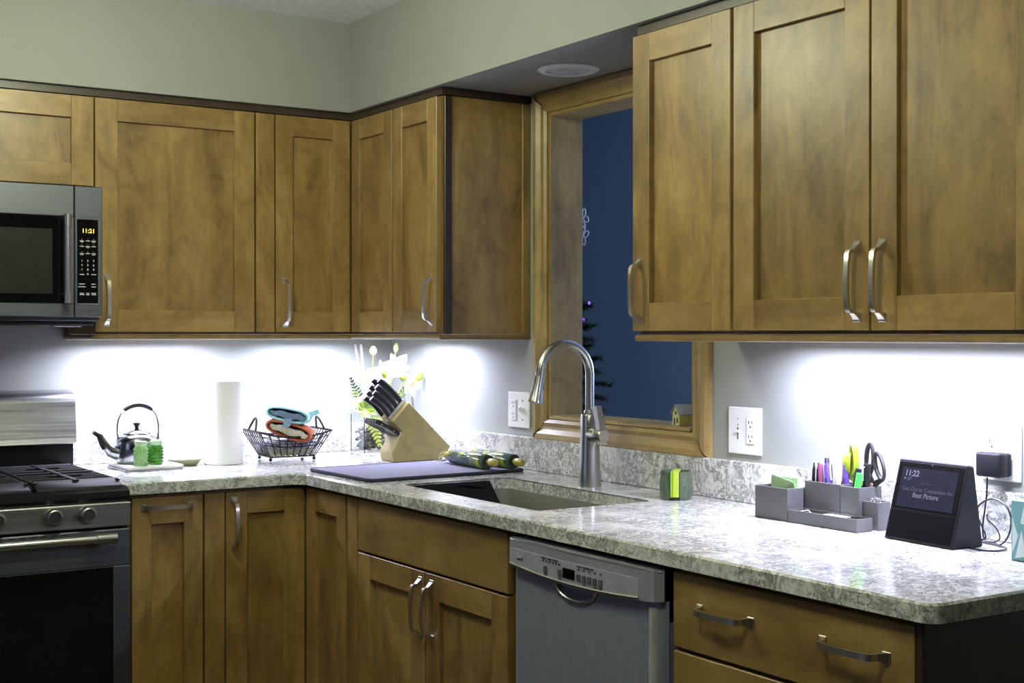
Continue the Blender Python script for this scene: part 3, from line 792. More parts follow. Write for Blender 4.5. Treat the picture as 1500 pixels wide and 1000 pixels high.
part('lid_knob', B().lathe([(0, .108), (.006, .108), (.006, .114), (.0105, .122), (.0105, .126), (0, .128)], (KX, KY, TZ), 20), BLK, l)
part('spout', B().tube([(KX-.055, KY, TZ+.032), (KX-.085, KY, TZ+.040), (KX-.105, KY, TZ+.066), (KX-.118, KY, TZ+.092), (KX-.137, KY, TZ+.103)], [.024, .020, .014, .010, .0075], 16), CHR, t)
hp = []
for k in range(15):
    a = PI*(1-k/14); hp.append((KX+.004+.066*math.cos(a)*(1+.10*math.sin(a)), KY, TZ+.085+.098*math.sin(a)**.75 if math.sin(a) > 0 else TZ+.085))
part('handle', B().tube(hp, .0026, 8), CHR, t)
part('grip', B().tube(hp[4:11], [.0055, .0075, .0078, .0078, .0078, .0075, .0055], 12), BLK, t)
for sx in (-1, 1): part('handle_lug', B().box(KX+.004+sx*.064-.004, KX+.004+sx*.064+.004, KY-.006, KY+.006, TZ+.070, TZ+.092, .002), CHR, t)
GG = mat('green_glass', (.50, .82, .36), .12, 0, .1, 60, .3, Transmission_Weight=.55, IOR=1.45)
GGD = mat('deep_green_glass', (.10, .38, .045), .12, 0, .1, 60, .3, Transmission_Weight=.55, IOR=1.45)
CAP = mat('pale_green_cap', (.55, .74, .48), .2, 0, .1, 60, .2, Transmission_Weight=.5)
def jar(x, y, m, label):
    t = thing('jar', label, 'jar', (x, y, TZ), 0)
    b = B().lathe([(0, 0), (.0185, 0), (.0205, .003), (.0205, .052), (.0195, .057), (.0165, .061), (0, .061)], (x, y, TZ), 24)
    for k in range(14):
        a = 2*PI*k/14
        for z in (.010, .020, .030, .040, .050): b.ball((x+.0203*math.cos(a), y+.0203*math.sin(a), TZ+z), .0036, (1, 1, 1), 6, 4)
    part('glass', b, m, t); part('cap', B().lathe([(0, .061), (.0175, .0612), (.019, .064), (.019, .073), (.017, .0755), (0, .076)], (x, y, TZ), 24), CAP, t)
jar(-1.035, -.301, GG, 'pale green pebbled glass jar in front of the kettle, left of the two')
jar(-.982, -.286, GGD, 'dark green pebbled glass jar by the kettle, right of the two')
solo('dish', B().lathe([(0, .002), (.036, .0), (.040, .0015), (.056, .0195), (.058, .022), (.0555, .0215), (.038, .006), (0, .005)], (-.862, -.206, WT), 40),
     mat('olive_glaze', (.36, .37, .20), .3), 'shallow olive cream dish on worktop between kettle and towel roll', 'dish')
t = thing('paper_towel_roll', 'white paper towel roll standing left of the wire basket', 'paper towel', (-.738, -.225, WT))
PAP = mat('white_paper', (.82, .82, .80), .85, 0, .03, 120, .1)
b = B(); prf = []
for k in range(49):
    a = .9*PI/2 + 2*PI*k/48; r = .0620+.0013*k/48; prf.append((-.738+r*math.cos(a-2.3), -.225+r*math.sin(a-2.3)))
b.prism([(x, y, WT+.001) for x, y in prf], (0, 0, .268))
part('sheets', b, PAP, t)
part('core', B().lathe([(.018, .2695), (.021, .2695), (.021, .2705), (.018, .2705), (.018, .2695)], (-.738, -.225, WT), 24), mat('card_core', (.45, .36, .26), .8), t)

# wire basket with folded kitchen cloths
WIRE = mat('black_wire', (.012, .012, .014), .45, .5)
BX, BY = -.507, -.202
t = thing('wire_basket', 'black wire basket with loop handles holding folded kitchen cloths', 'basket', (BX, BY, WT), -.06)
def rect(hx, hy, z, n=8, up=None):
    P = []
    cs = [(-hx, -hy), (hx, -hy), (hx, hy), (-hx, hy)]
    for i in range(4):
        a, c_ = cs[i], cs[(i+1) % 4]
        for k in range(n):
            u = k/n; x, y = a[0]+(c_[0]-a[0])*u, a[1]+(c_[1]-a[1])*u
            P.append((x, y, z+(up(x, y) if up else 0)))
    return P
dip = lambda x, y: .020*min(1, abs(x)/.124)**2
top = rect(.124, .095, .080, 8, dip); bot = rect(.078, .058, .014, 8)
mid = [tuple(bot[i][k]+(top[i][k]-bot[i][k])*.50 for k in range(3)) for i in range(32)]
part('rim', B().tube(top, .0036, 6, True), WIRE, t, local=True)
wb = B()
for q, r_ in ((mid, .0016), (bot, .0024), ([tuple(bot[i][k]+(top[i][k]-bot[i][k])*.8 for k in range(3)) for i in range(32)], .0014)): wb.tube(q, r_, 5, True)
part('band_wires', wb, WIRE, t, kind='stuff', local=True)
wb = B()
for i in range(32): wb.tube([top[i], bot[i]], .0019, 5)
for k in range(1, 8): wb.tube([(-.078+.156*k/8, -.058, .0135), (-.078+.156*k/8, .058, .0135)], .0013, 5)
part('upright_wires', wb, WIRE, t, kind='stuff', local=True)
for sx in (-1, 1):
    lp = [(sx*(.122-.014*math.sin(PI*k/12)), -.038+.076*k/12, .098+.044*math.sin(PI*k/12)) for k in range(13)]
    part('loop_handle', B().tube(lp, .0036, 8), WIRE, t, local=True)
for sx in (-.076, .076):
    for sy in (-.056, .056): part('foot', B().ball((sx, sy, .006), .006, (1, 1, 1), 10, 6), WIRE, t, local=True)
def fold_cloth(name, label, cat, loc, w, h, depth, tilt, outer, inner, wall=.008, rot=-.5754):
    """a thick cloth folded into a flattened loop, its open end towards the room"""
    t = thing(name, label, cat, loc, rot)
    ca, sa = math.cos(tilt), math.sin(tilt)
    def ring(hw, hh, y, n=28, wob=0.0):
        P = []
        for k in range(n):
            a = 2*PI*k/n; c_, s_ = math.cos(a), math.sin(a)
            x = hw*abs(c_)**.75*(1 if c_ > 0 else -1); z = hh*abs(s_)**.8*(1 if s_ > 0 else -1)
            z += wob*math.sin(3*a+y*60)*.5 + .05*hh*math.sin(2*a)
            P.append((x*ca+z*sa, y, h/2-x*sa+z*ca))
        return P
    hw, hh = w/2, h/2; b = B(); bm = b.bm
    rings = [ring(hw, hh, -depth/2+.004), ring(hw-.002, hh-.002, -depth/2), ring(hw-wall+.001, hh-wall+.001, -depth/2), ring(hw-wall, hh-wall, -depth/2+.004), ring(hw-wall-.004, hh-wall-.003, depth/2-.02)]
    back = [ring(hw, hh, 0, wob=.004), ring(hw-.006, hh-.004, depth/2-.006), ring((hw)*.8, (hh)*.7, depth/2)]
    R = [[bm.verts.new(p) for p in r_] for r_ in back[::-1]+rings]
    for A, C in zip(R, R[1:]):
        for i in range(len(A)): j = (i+1) % len(A); bm.faces.new([A[i], A[j], C[j], C[i]])
    bm.faces.new(R[0]); bm.faces.new(R[-1][::-1])
    part('outer_cloth', b, outer, t, local=True, ang=1.2)
    b = B(); bm = b.bm
    for k, (yy, sc_) in enumerate(((-depth/2+.010, .62), (-depth/2+.016, .40))):
        P0 = ring((hw-wall)*.96, (hh-wall)*sc_, yy); P1 = ring((hw-wall)*.9, (hh-wall)*sc_*.9, depth/2-.03)
        A = [bm.verts.new((p[0], p[1], p[2]-.002-.004*k+.003*math.sin(i*1.7))) for i, p in enumerate(P0)]; C = [bm.verts.new(p) for p in P1]
        for i in range(len(A)): j = (i+1) % len(A); bm.faces.new([A[i], A[j], C[j], C[i]])
        bm.faces.new(A[::-1]); bm.faces.new(C)
    part('lining', b, inner, t, local=True, ang=1.2)
    return t, ring
def cloth(n, c): return mat(n, c, .9, 0, .16, 90, .4)
TEAL, TEALB = cloth('turquoise_cotton', (.33, .62, .68)), cloth('slate_blue_lining', (.16, .22, .33))
ORG, CRM = cloth('burnt_orange_cotton', (.36, .085, .035)), cloth('cream_lining', (.60, .57, .47))
t1, rg = fold_cloth('oven_mitt', 'burnt orange quilted mitt with cream lining, lower in wire basket', 'oven mitt', (-.503, -.232, .990), .156, .054, .13, .30, ORG, CRM)
t2, rg2 = fold_cloth('oven_mitt', 'turquoise oven mitt with hanging tab on top of the wire basket', 'oven mitt', (-.505, -.228, 1.044), .146, .050, .13, .20, TEAL, TEALB)
part('hang_tab', B().sweeprect([(.000, -.064, .010), (.004, -.071, .012), (.002, -.073, -.004), (-.004, -.071, -.014)], [.026, .026, .026, .026], [.003]*4, (1, 0, 0)), cloth('blue_tab', (.20, .31, .42)), t2, local=True)
part('cuff_flap', B().surf(lambda u, v: Vector((.046+.052*u, -.045+.09*v+.012*u, .026+.022*u+.010*math.sin(PI*v)*(1-u)-.006*math.sin(4*v+u))), 10, 8, .016), TEAL, t2, local=True)
def pat(n, c1, c2):
    m = bpy.data.materials.new(n); q = NT(m); v = q.coord((1, 1, 1)); f = q.noise(v, 110, 2, .5, 1.5)
    q.link(q.ramp(f, [(.46, c1), (.52, c2)]), q.b.inputs['Base Color']); q.b.inputs['Roughness'].default_value = .9; return m
def folded_pad(name, label, loc, w, d, hgt, m, rot):
    t = thing(name, label, 'cloth', loc, rot)
    n = 3
    for k in range(n):
        z0 = hgt*k/n; b = B().box(-w/2+.002*k, w/2-.001*k, -d/2+.0015*k, d/2, z0+.0006, z0+hgt/n-.0004, .0025)
        part('fold', b, m, t, local=True)
folded_pad('folded_cloth', 'folded cream cloth lying at the bottom of the wire basket', (BX+.004, BY-.004, WT+.0165), .148, .104, .022, cloth('cream_cotton', (.60, .58, .46)), -.06)
folded_pad('folded_cloth', 'folded navy and white patterned cloth under the orange mitt', (BX+.002, BY-.008, WT+.0395), .168, .122, .026, pat('navy_print', (.07, .09, .16), (.45, .47, .52)), -.06)

# ------------------------------------------------------------------ drying mat, rolling pins, knife block
MATM = mat('lavender_microfibre', (.17, .165, .25), .9, 0, .1, 260, .3)
t = thing('drying_mat', 'dusky lavender dish drying mat with dark piped edge beside the sink', 'mat', (-.33, -.79, WT))
def rr(hx, hy, r, n=5):
    P = []
    for cx, cy, a in ((hx-r, hy-r, 0), (-hx+r, hy-r, 90), (-hx+r, -hy+r, 180), (hx-r, -hy+r, 270)): P += arc(cx, cy, r, a, a+90, n)
    return P
mp = [(-.333+x*math.cos(.03)-y*math.sin(.03), -.790+x*math.sin(.03)+y*math.cos(.03)) for x, y in rr(.268, .196, .02)]
part('pad', B().prism([(x, y, WT+.001) for x, y in mp], (0, 0, .0075)), MATM, t)
part('piping', B().tube([(x, y, WT+.0052) for x, y in mp], .0050, 8, True), cloth('navy_piping', (.03, .03, .055)), t)
MZ = WT+.0103
def pin_mat(name):
    m = bpy.data.materials.new(name); q = NT(m); v = q.coord()
    vo = q.new('ShaderNodeTexVoronoi'); vo.inputs['Scale'].default_value = 24; q.link(v, vo.inputs['Vector'])
    sep = q.new('ShaderNodeSeparateColor'); q.link(vo.outputs['Color'], sep.inputs[0])
    r = q.ramp(sep.outputs[0], [(.30, (.045, .085, .062)), (.38, (.10, .13, .12)), (.55, (.36, .43, .03)), (.80, (.07, .10, .10))])
    r2 = q.t.nodes[-1] if False else None
    q.link(r, q.b.inputs['Base Color']); q.b.inputs['Roughness'].default_value = .10; return m
PINM = pin_mat('green_patterned_glaze'); PINH = mat('olive_turned_wood', (.34, .29, .05), .3, 0, .35, 30); PINE = mat('dark_green_glaze', (.02, .035, .026), .15)
def rolling_pin(p0, p1, label, r=.0225, twine=False):
    p0, p1 = Vector(p0), Vector(p1); d = (p1-p0).normalized(); L = (p1-p0).length
    t = thing('rolling_pin', label, 'rolling pin', (p0+p1)/2 - Vector((0, 0, r)))
    part('barrel', B().lathe([(r*.95, 0), (r, .002), (r, L-.002), (r*.95, L)], p0, 36, d), PINM, t)
    for q, dd in ((p0, -d), (p1, d)):
        part('end_cap', B().lathe([(r*.95, 0), (r*.93, .002), (r*.55, .0025), (0, .0025)], q, 30, dd), PINE, t)
        part('handle', B().lathe([(0, .002), (.0085, .002), (.0115, .010), (.0128, .026), (.0115, .044), (.0085, .051), (0, .053)], q, 20, dd), PINH, t)
    if twine:
        o = p0-d*.03; P = []
        for k in range(60):
            a = k/59; P.append((o.x-.004+.018*math.cos(a*17)*(1-.3*a)-.055*a*a, o.y+.03-.05*a, o.z-.002+.015*math.sin(a*17)*(1-a)-.016*a))
        part('twine', B().tube(P, .0014, 5), cloth('cream_twine', (.55, .48, .33)), t)
rolling_pin((-.163, -.722, MZ+.0226), (-.172, -.945, MZ+.0226), 'green patterned rolling pin with twine, in front, on lavender mat', twine=True)
rolling_pin((-.088, -.735, MZ+.0226), (-.096, -.975, MZ+.0226), 'green patterned rolling pin at back, against the quartz upstand')

KB0, KB1 = -.495, -.405
t = thing('knife_block', 'bamboo knife block slanted in the corner in front of the lily vase', 'knife block', (-.16, -.45, WT))
KBP = [(-.255, WT), (-.262, WT+.030), (-.245, WT+.058), (-.237, .992), (-.222, 1.012), (-.258, 1.049), (-.199, 1.111), (-.040, .957), (-.046, .948), (-.075, WT)]
part('block', B().prism([(x, KB0, z) for x, z in KBP], (0, KB1-KB0, 0), .002), BB, t, ang=.4)
dv = Vector((-.738, 0, .675))
HND = mat('black_knife_handle', (.008, .008, .009), .28); BOL = mat('bolster_steel', (.62, .62, .62), .18, 1.0, .04)
def knife(x, y, z, L, w, label, steel=False, d=None, bl=.016, hy0=.0068):
    d = d or dv; p = Vector((x, y, z)); sd = d.cross(Vector((0, 1, 0))).normalized()
    t = thing('knife', label, 'knife', p, 0, None)
    part('bolster', B().sweeprect([p-d*.003, p+d*bl], [.010, .012], [w*1.0, w*1.08], (0, 1, 0)), BOL, t)
    q = p+d*bl
    b = B(); N = 9; rings = []
    for k in range(N):
        u = k/(N-1); hw = w/2*(1.05-.22*math.sin(PI*u)+.18*u*u) * (1 if 0 < k < N-1 else .82); hy = hy0*(1 if 0 < k < N-1 else .75)
        c_ = q+d*(L*u)-sd*(.004*math.sin(PI*u))
        rings.append([b.bm.verts.new(c_+sd*(hw*math.cos(a))+Vector((0, hy*math.sin(a), 0))) for a in [2*PI*j/12+.26 for j in range(12)]])
    for A, C in zip(rings, rings[1:]):
        for j in range(12): b.bm.faces.new([A[j], A[(j+1) % 12], C[(j+1) % 12], C[j]])
    b.bm.faces.new(rings[0]); b.bm.faces.new(rings[-1][::-1])
    part('handle', b, HND, t)
    if steel:
        part('tang', B().sweeprect([q-d*.002, q+d*(L*.5)+sd*.0005, q+d*(L*.985)+sd*.0012], [.0022]*3, [w*.95, w*.86, w*1.02], (0, 1, 0)), BOL, t)
    if steel:
        for u in (.25, .75): part('rivet', B().ball(q+d*(L*u)+Vector((0, -hy0, 0)), .0022, (1, .4, 1), 8, 5), BOL, t)
D_, E_ = Vector((-.258, 0, 1.049)), Vector((-.199, 0, 1.111))
rows = [(.86, .108, .021, 'topmost'), (.60, .100, .020, 'second'), (.36, .094, .019, 'third')]
for u, L, w, nm in rows:
    p = D_.lerp(E_, u)
    knife(p.x, -.474, p.z, L, w, nm+' black-handled knife from the top in near row of knife block')
    knife(p.x, -.428, p.z, L, w, nm+' black-handled knife from the top in far row of knife block')
p = D_.lerp(E_, .12)
knife(p.x, -.474, p.z, .088, .019, 'lowest big black-handled knife in near row, just above the steak knives')
knife(p.x, -.428, p.z, .088, .019, 'lowest big black-handled knife in far row, just above the steak knives')
d2 = Vector((-.878, 0, .478)).normalized()
order = ('first', 'second', 'third', 'fourth', 'fifth', 'last')
for k in range(6):
    knife(-.229, -.486+.0145*k, 1.003, .098, .0165, order[k]+' steak knife, counted from the front, in low row of knife block', True, d2, .004, .0046)

# ------------------------------------------------------------------ vase of lilies in the corner
def glass(name, tint, rough=.03):
    m = bpy.data.materials.new(name); q = NT(m); v = q.coord(); f = q.noise(v, 8)
    q.link(q.ramp(f, [(.3, tuple(c*.97 for c in tint)), (.7, tint)]), q.b.inputs['Base Color'])
    q.b.inputs['Roughness'].default_value = rough; q.b.inputs['Transmission Weight'].default_value = 1; q.b.inputs['IOR'].default_value = 1.45; return m
VX, VY, VH, VW = -.196, -.212, .142, .052
t = thing('vase', 'square clear glass vase of dark pebbles behind the knife block', 'vase', (VX, VY, WT))
b = B()
q4 = [(-1, -1), (1, -1), (1, 1), (-1, 1)]
R = [[b.bm.verts.new((VX+sx*w, VY+sy*w, WT+z)) for sx, sy in q4] for w, z in ((VW, .0), (VW, VH), (VW-.004, VH), (VW-.004, .012))]
for A, C in zip(R, R[1:]):
    for i in range(4): b.bm.faces.new([A[i], A[(i+1) % 4], C[(i+1) % 4], C[i]])
b.bm.faces.new(R[0][::-1]); b.bm.faces.new(R[-1])
part('glass', b, glass('clear_glass', (.93, .95, .94)), t, ang=.3)
pbm = B(); rnd = random.Random(3)
for k in range(150):
    r = rnd.uniform(.006, .0105); lim = VW-.006-r
    pbm.ball((VX+rnd.uniform(-lim, lim), VY+rnd.uniform(-lim, lim), WT+.014+r+rnd.uniform(0, .07)), r, (1, rnd.uniform(.7, 1), rnd.uniform(.6, .9)), 7, 5)
setp(solo('pebbles', pbm, mat('grey_pebbles', (.10, .10, .12), .35, 0, .7, 60), 'dark grey pebbles filling the glass vase', 'pebbles'), kind='stuff')
PET = mat('white_lily_petal', (.80, .82, .76), .55, 0, .05, 60, .1); GRN = mat('lime_bud', (.22, .31, .035), .45, 0, .3, 50); LEAF = mat('leaf_green', (.16, .27, .06), .5, 0, .35, 60, .2)
PALE = mat('pale_green_leaf', (.26, .37, .13), .5, 0, .25, 40, .2); EUC = mat('dusty_green_leaf', (.05, .085, .05), .55, 0, .25, 40, .2)
def leafsurf(b, base, tip, width, bend, up, nu=10, nv=4, cup=.25, p=.8):
    base, tip, up = Vector(base), Vector(tip), Vector(up); d = tip-base; L = d.length; dn = d.normalized()
    side = dn.cross(up).normalized(); nn = side.cross(dn)
    def f(u, v):
        w = width*math.sin(PI*min(.999, max(.02, u))**p); s_ = (v-.5)*2
        return base+d*u+nn*(bend*math.sin(PI*u*.5)**2)+side*(w*s_)+nn*(cup*w*s_*s_)
    b.surf(f, nu, nv); return b
def stem_to(p, m, t, r=.0025, sx=0.0):
    q0 = Vector((VX+sx, VY, WT+.03)); p = Vector(p); c_ = Vector((VX+sx*1.5+(p.x-VX)*.25, VY+(p.y-VY)*.25, WT+VH+.02))
    P = [q0.lerp(c_, u).lerp(c_.lerp(p, u), u) for u in [k/8 for k in range(9)]]
    return part('stem', B().tube(P, r, 6), m, t)
def lily(c_, n, rad, label, up=(0, 0, 1)):
    c_ = Vector(c_); n = Vector(n).normalized(); t = thing('lily', label, 'flower', c_)
    a1 = n.orthogonal().normalized(); a2 = n.cross(a1)
    for k in range(6):
        a = 2*PI*k/6; o = a1*math.cos(a)+a2*math.sin(a); q = rad*(1 if k % 2 else .92)
        b = leafsurf(B(), c_-n*.012+o*.004, c_+o*q+n*.010, q*.34*(1 if k % 2 else .8), -.006, n, 9, 4, .30)
        part('petal', b, PET, t, ang=2)
    for k in range(5):
        a = 2*PI*k/5+.3; o = a1*math.cos(a)+a2*math.sin(a)
        part('stamen', B().tube([c_, c_+n*.02+o*.006, c_+n*.03+o*.012], .0009, 5).ball(c_+n*.03+o*.012, .0026, (1, 1, 1.5), 6, 4), GRN, t)
    stem_to(c_-n*.012, GRN, t, .0025, rnd.uniform(-.02, .02))
lily((-.100, -.225, 1.222), (-.4, -.8, .45), .056, 'large white lily bloom highest in the vase, toward the right')
lily((-.055, -.240, 1.158), (.2, -.9, .15), .046, 'white lily bloom low on the right above the knife handles')
lily((-.160, -.240, 1.200), (-.5, -.8, .25), .050, 'white lily bloom in the middle of the vase above the knives')
lily((-.252, -.235, 1.130), (-.8, -.6, .1), .046, 'white lily bloom leaning out to the left of the vase')
lily((-.205, -.200, 1.178), (-.6, -.5, .6), .048, 'white lily bloom at back left above the fern')
def bud(c_, d, L, w, label, m):
    c_ = Vector(c_); d = Vector(d).normalized(); t = thing('lily_bud', label, 'flower bud', c_)
    part('bud', B().lathe([(0, 0), (w*.55, L*.08), (w*.95, L*.35), (w, L*.55), (w*.6, L*.85), (0, L)], c_, 12, d), m, t); stem_to(c_, GRN, t, .002, rnd.uniform(-.02, .02))
bud((-.186, -.21, 1.262), (0, -.1, 1), .034, .013, 'round cream bud high on the left of the bouquet', mat('cream_bud', (.62, .62, .40), .5))
bud((-.092, -.20, 1.268), (.1, 0, 1), .040, .010, 'slim green bud highest on the right of the bouquet', PALE)
bud((-.076, -.255, 1.180), (-.75, -.2, .18), .040, .011, 'lying green bud left of the striped bud', GRN)
bud((-.035, -.250, 1.172), (.55, -.2, .75), .038, .013, 'plump striped green bud at the right of the bouquet', GRN)
bud((-.172, -.27, 1.182), (-.1, -.2, 1), .034, .011, 'short green bud just above the knife handles', GRN)
t = thing('foliage_spray', 'lime green leaf rosette hanging over the left rim of the vase', 'leaves', (-.24, -.23, 1.06))
for k in range(9):
    a = 2*PI*k/9; b = leafsurf(B(), (-.236, -.245, 1.082), (-.240+.050*math.cos(a), -.262, 1.082+.046*math.sin(a)), .013, .012, (0, -1, .2), 7, 2)
    part('leaf', b, PALE if k % 2 else GRN, t, ang=2)
stem_to((-.236, -.243, 1.08), GRN, t)
def fern(base, tip, n, wl, m, label, droop=0.0):
    base, tip = Vector(base), Vector(tip); t = thing('fern_frond', label, 'leaves', base); d = tip-base
    part('rachis', B().tube([base+d*u-Vector((0, 0, droop*u*u)) for u in [k/6 for k in range(7)]], .0012, 5), m, t)
    side = d.normalized().cross(Vector((.5, .8, 0))).normalized(); b = B()
    for k in range(n):
        u = (k+1)/(n+.5); p_ = base+d*u-Vector((0, 0, droop*u*u))
        for s_ in (-1, 1): leafsurf(b, p_, p_+side*s_*wl*(1.15-u)+d.normalized()*wl*.35, wl*.13, .0, (-.5, -.8, .1), 4, 2)
    part('leaflets', b, m, t, kind='stuff', ang=2)
fern((-.226, -.272, 1.06), (-.198, -.282, .955), 8, .034, mat('fern_yellow_green', (.36, .45, .08), .5, 0, .3, 60), 'yellow green fern frond hanging down in front of the vase')
fern((-.232, -.222, 1.09), (-.285, -.235, 1.185), 9, .026, EUC, 'small dark fern frond standing up at the left of the bouquet')
fern((-.215, -.225, 1.08), (-.355, -.235, 1.055), 9, .014, mat('pale_sprig', (.45, .50, .38), .6), 'thin pale sprig reaching left towards the wire basket')
fern((-.150, -.16, 1.06), (.0-.03, -.15, 1.145), 9, .022, EUC, 'dark serrated frond reaching right of the knife block')
t = thing('broad_leaf', 'broad dusty green leaf behind the knife block on the right', 'leaves', (-.08, -.15, 1.06))
part('blade', leafsurf(B(), (-.110, -.150, 1.045), (-.022, -.150, 1.130), .028, .006, (-.5, -.8, .2), 10, 4), mat('grey_green_leaf', (.10, .16, .09), .5, 0, .15, 40), t, ang=2)
stem_to((-.110, -.15, 1.045), GRN, t)
for k, (x0, x1, lb) in enumerate(((-.222, -.250, 'left'), (-.214, -.228, 'right'))):
    solo('white_reed', B().sweeprect([(x0, -.222, 1.00), (x0-.002, -.21, 1.12), (x1, -.20, 1.30)], [.005, .006, .008], [.0025]*3, (.84, -.54, 0)), PET,
         'tall flat white reed rising from the vase, %s of the pair' % lb, 'reed')

# ------------------------------------------------------------------ sponge holder
HX, HY = -.112, -1.758
CEL = mat('speckled_green_glaze', (.085, .115, .075), .3, 0, .35, 160)
t = thing('sponge_holder', 'dark green stoneware sponge holder on worktop right of faucet', 'sponge holder', (HX, HY, WT), .80)
for sg, nm in ((1, 'lobe'), (-1, 'lobe')):
    b = B(); bm = b.bm; prof_ = [(.90, 0), (1.0, .006), (1.03, .03), (1.0, .048), (.90, .060), (.93, .071), (.86, .072), (.80, .058), (.85, .03), (.80, .008)]
    rings = []
    for s_, z in prof_:
        P = []
        for k in range(15):
            a = PI*k/14 - PI/2; P.append((.038*s_*math.cos(a), .038*s_*math.sin(a)))
        rings.append([bm.verts.new((y*.98, sg*(.0125+x*.75), z)) for x, y in P])
    for A, C in zip(rings, rings[1:]):
        for i in range(14): bm.faces.new([A[i], A[i+1], C[i+1], C[i]])
        bm.faces.new([A[14], A[0], C[0], C[14]])
    bm.faces.new(rings[0]); bm.faces.new(rings[-1])
    part(nm, b, CEL, t, local=True)
part('base', B().box(-.030, .030, -.0135, .0135, 0, .008, .002), CEL, t, local=True)
t = thing('sponge', 'bright yellow green sponge standing in the stoneware holder', 'sponge', (HX, HY, WT), .80)
part('foam', B().box(-.046, .030, -.0105, .0045, .0085, .074, .001), mat('yellow_sponge', (.42, .54, .05), .9, 0, .2, 300, .5), t, local=True)
part('scour_layer', B().box(-.045, .030, 0.0047, .0110, .0085, .0735, .001), mat('lime_scourer', (.24, .42, .04), .95, 0, .25, 400, .5), t, local=True)

# ------------------------------------------------------------------ desk organizer and its contents
def hollow(x0, x1, y0, y1, z0, z1, w=.0028):
    b = B(); bm = b.bm
    o = [(x0, y0), (x1, y0), (x1, y1), (x0, y1)]; i_ = [(x0+w, y0+w), (x1-w, y0+w), (x1-w, y1-w), (x0+w, y1-w)]; e = .0006
    oe = [(x0+e, y0+e), (x1-e, y0+e), (x1-e, y1-e), (x0+e, y1-e)]
    R = [[bm.verts.new((x, y, z)) for x, y in P] for P, z in ((o, z0), (o, z1-e), (oe, z1), (i_, z1), (i_, z0+.003))]
    for A, C in zip(R, R[1:]):
        for k in range(4): bm.faces.new([A[k], A[(k+1) % 4], C[(k+1) % 4], C[k]])
    bm.faces.new(R[0][::-1]); bm.faces.new(R[-1]); return b
t = thing('desk_organizer', 'grey five-compartment desk organizer on the worktop left of the smart display', 'organizer', (-.13, -2.27, WT))
CA = (-.176, -.118, -2.222, -2.118, WT, .988); CBx = (-.126, -.070, -2.3315, -2.2265, WT, 1.005); CC = (-.126, -.055, -2.3875, -2.3330, WT, 1.003)
CDx = (-.177, -.1285, -2.428, -2.2245, WT, .943); CE = (-.1160, -.0780, -2.4320, -2.3890, WT, .975)
for q in (CA, CBx, CC, CDx, CE): part('compartment', hollow(*q), GRYB, t)
t = thing('note_pad', 'pale green note pad standing in the left organizer compartment', 'note pad', (-.145, -2.17, WT+.004))
part('sheets', B().prism([(-.170, -2.196, WT+.006), (-.124, -2.196, WT+.006), (-.124, -2.192, .994), (-.139, -2.180, .998), (-.168, -2.186, .991)][:2]+[(-.124, -2.200, .999), (-.170, -2.188, .994)], (.0, .012, .002)), mat('green_paper', (.40, .60, .38), .8, 0, .04), t) if False else None
b = B().box(-.138, -.1235, -2.216, -2.130, WT+.0035, 1.010, .0008)
part('sheets', b, mat('mint_paper', (.42, .60, .38), .8, 0, .05, 300, .1), t)
part('cover_sheet', B().prism([(-.1400, -2.216, .960), (-.1520, -2.219, 1.001), (-.1440, -2.140, 1.013), (-.1400, -2.132, .960)], (-.0008, 0, 0)), MATS['mint_paper'], t)
PENC = {}
def pc(n, c, r=.3):
    if n not in PENC: PENC[n] = mat('pen_'+n, c, r, 0, .06)
    return PENC[n]
def pen(x0, y0, x1, y1, z1, r, body, tipm, label, clip=None, cap=None, click=True, name='pen', cat='pen', comp=CBx):
    r *= 1.18; z1 += .006; p0 = Vector((x0, y0, WT+.0035+r)); p1 = Vector((x1, y1, z1)); d = (p1-p0).normalized(); L = (p1-p0).length
    t = thing(name, label, cat, p0)
    part('barrel', B().lathe([(0, 0), (r*.35, 0), (r*.9, .012), (r, .02), (r, L*.72), (r*.97, L*.72), (r*.97, L-.010), (r*.8, L-.004), (0, L-.004)] if click else [(0, 0), (r*.9, .0), (r, .01), (r, L-.003), (r*.85, L), (0, L)], p0, 14, d), body, t)
    if click: part('plunger', B().lathe([(0, L-.004), (r*.45, L-.004), (r*.45, L+.004), (0, L+.005)], p0, 10, d), tipm, t)
    if cap: part('cap', B().lathe([(r*1.02, L*cap[0]), (r*1.08, L*cap[0]+.001), (r*1.08, L-.002), (r*.9, L+.001), (0, L+.001)], p0, 14, d), cap[1], t)
    if clip: part('clip', B().sweeprect([p0+d*(L-.006)+Vector((-r*1.05, 0, 0)), p0+d*(L-.008)+Vector((-r*1.7, 0, 0)), p0+d*(L-.036)+Vector((-r*1.5, 0, 0))], [.0022]*3, [.001]*3, (0, 1, 0)), clip, t)
    return t
K, Wp, V_, P_ = pc('black', (.012, .012, .014)), pc('white', (.72, .72, .72)), pc('violet', (.12, .07, .45)), pc('plum', (.20, .045, .12))
SV = pc('silver', (.55, .55, .56), .25)
pen(-.115, -2.236, -.104, -2.233, 1.034, .0034, K, K, 'slim black pen standing leftmost in the organizer', SV)
pen(-.112, -2.248, -.100, -2.243, 1.034, .0036, K, K, 'second slim black pen from the left in the organizer', SV)
pen(-.100, -2.262, -.092, -2.250, 1.050, .0038, Wp, Wp, 'white-topped pen behind the plum pen in organizer', SV)
pen(-.116, -2.272, -.110, -2.258, 1.038, .0046, P_, P_, 'plum coloured pen in the pen compartment', None, None, False)
pen(-.104, -2.276, -.098, -2.266, 1.050, .0044, K, K, 'black pen with a flared ornamental top in organizer', None, (.8, K), False)
pen(-.116, -2.296, -.108, -2.276, 1.045, .0044, V_, V_, 'violet click pen leaning left in the middle of the organizer', V_)
pen(-.112, -2.306, -.100, -2.291, 1.046, .0042, Wp, Wp, 'white click pen with black clip in the organizer', K)
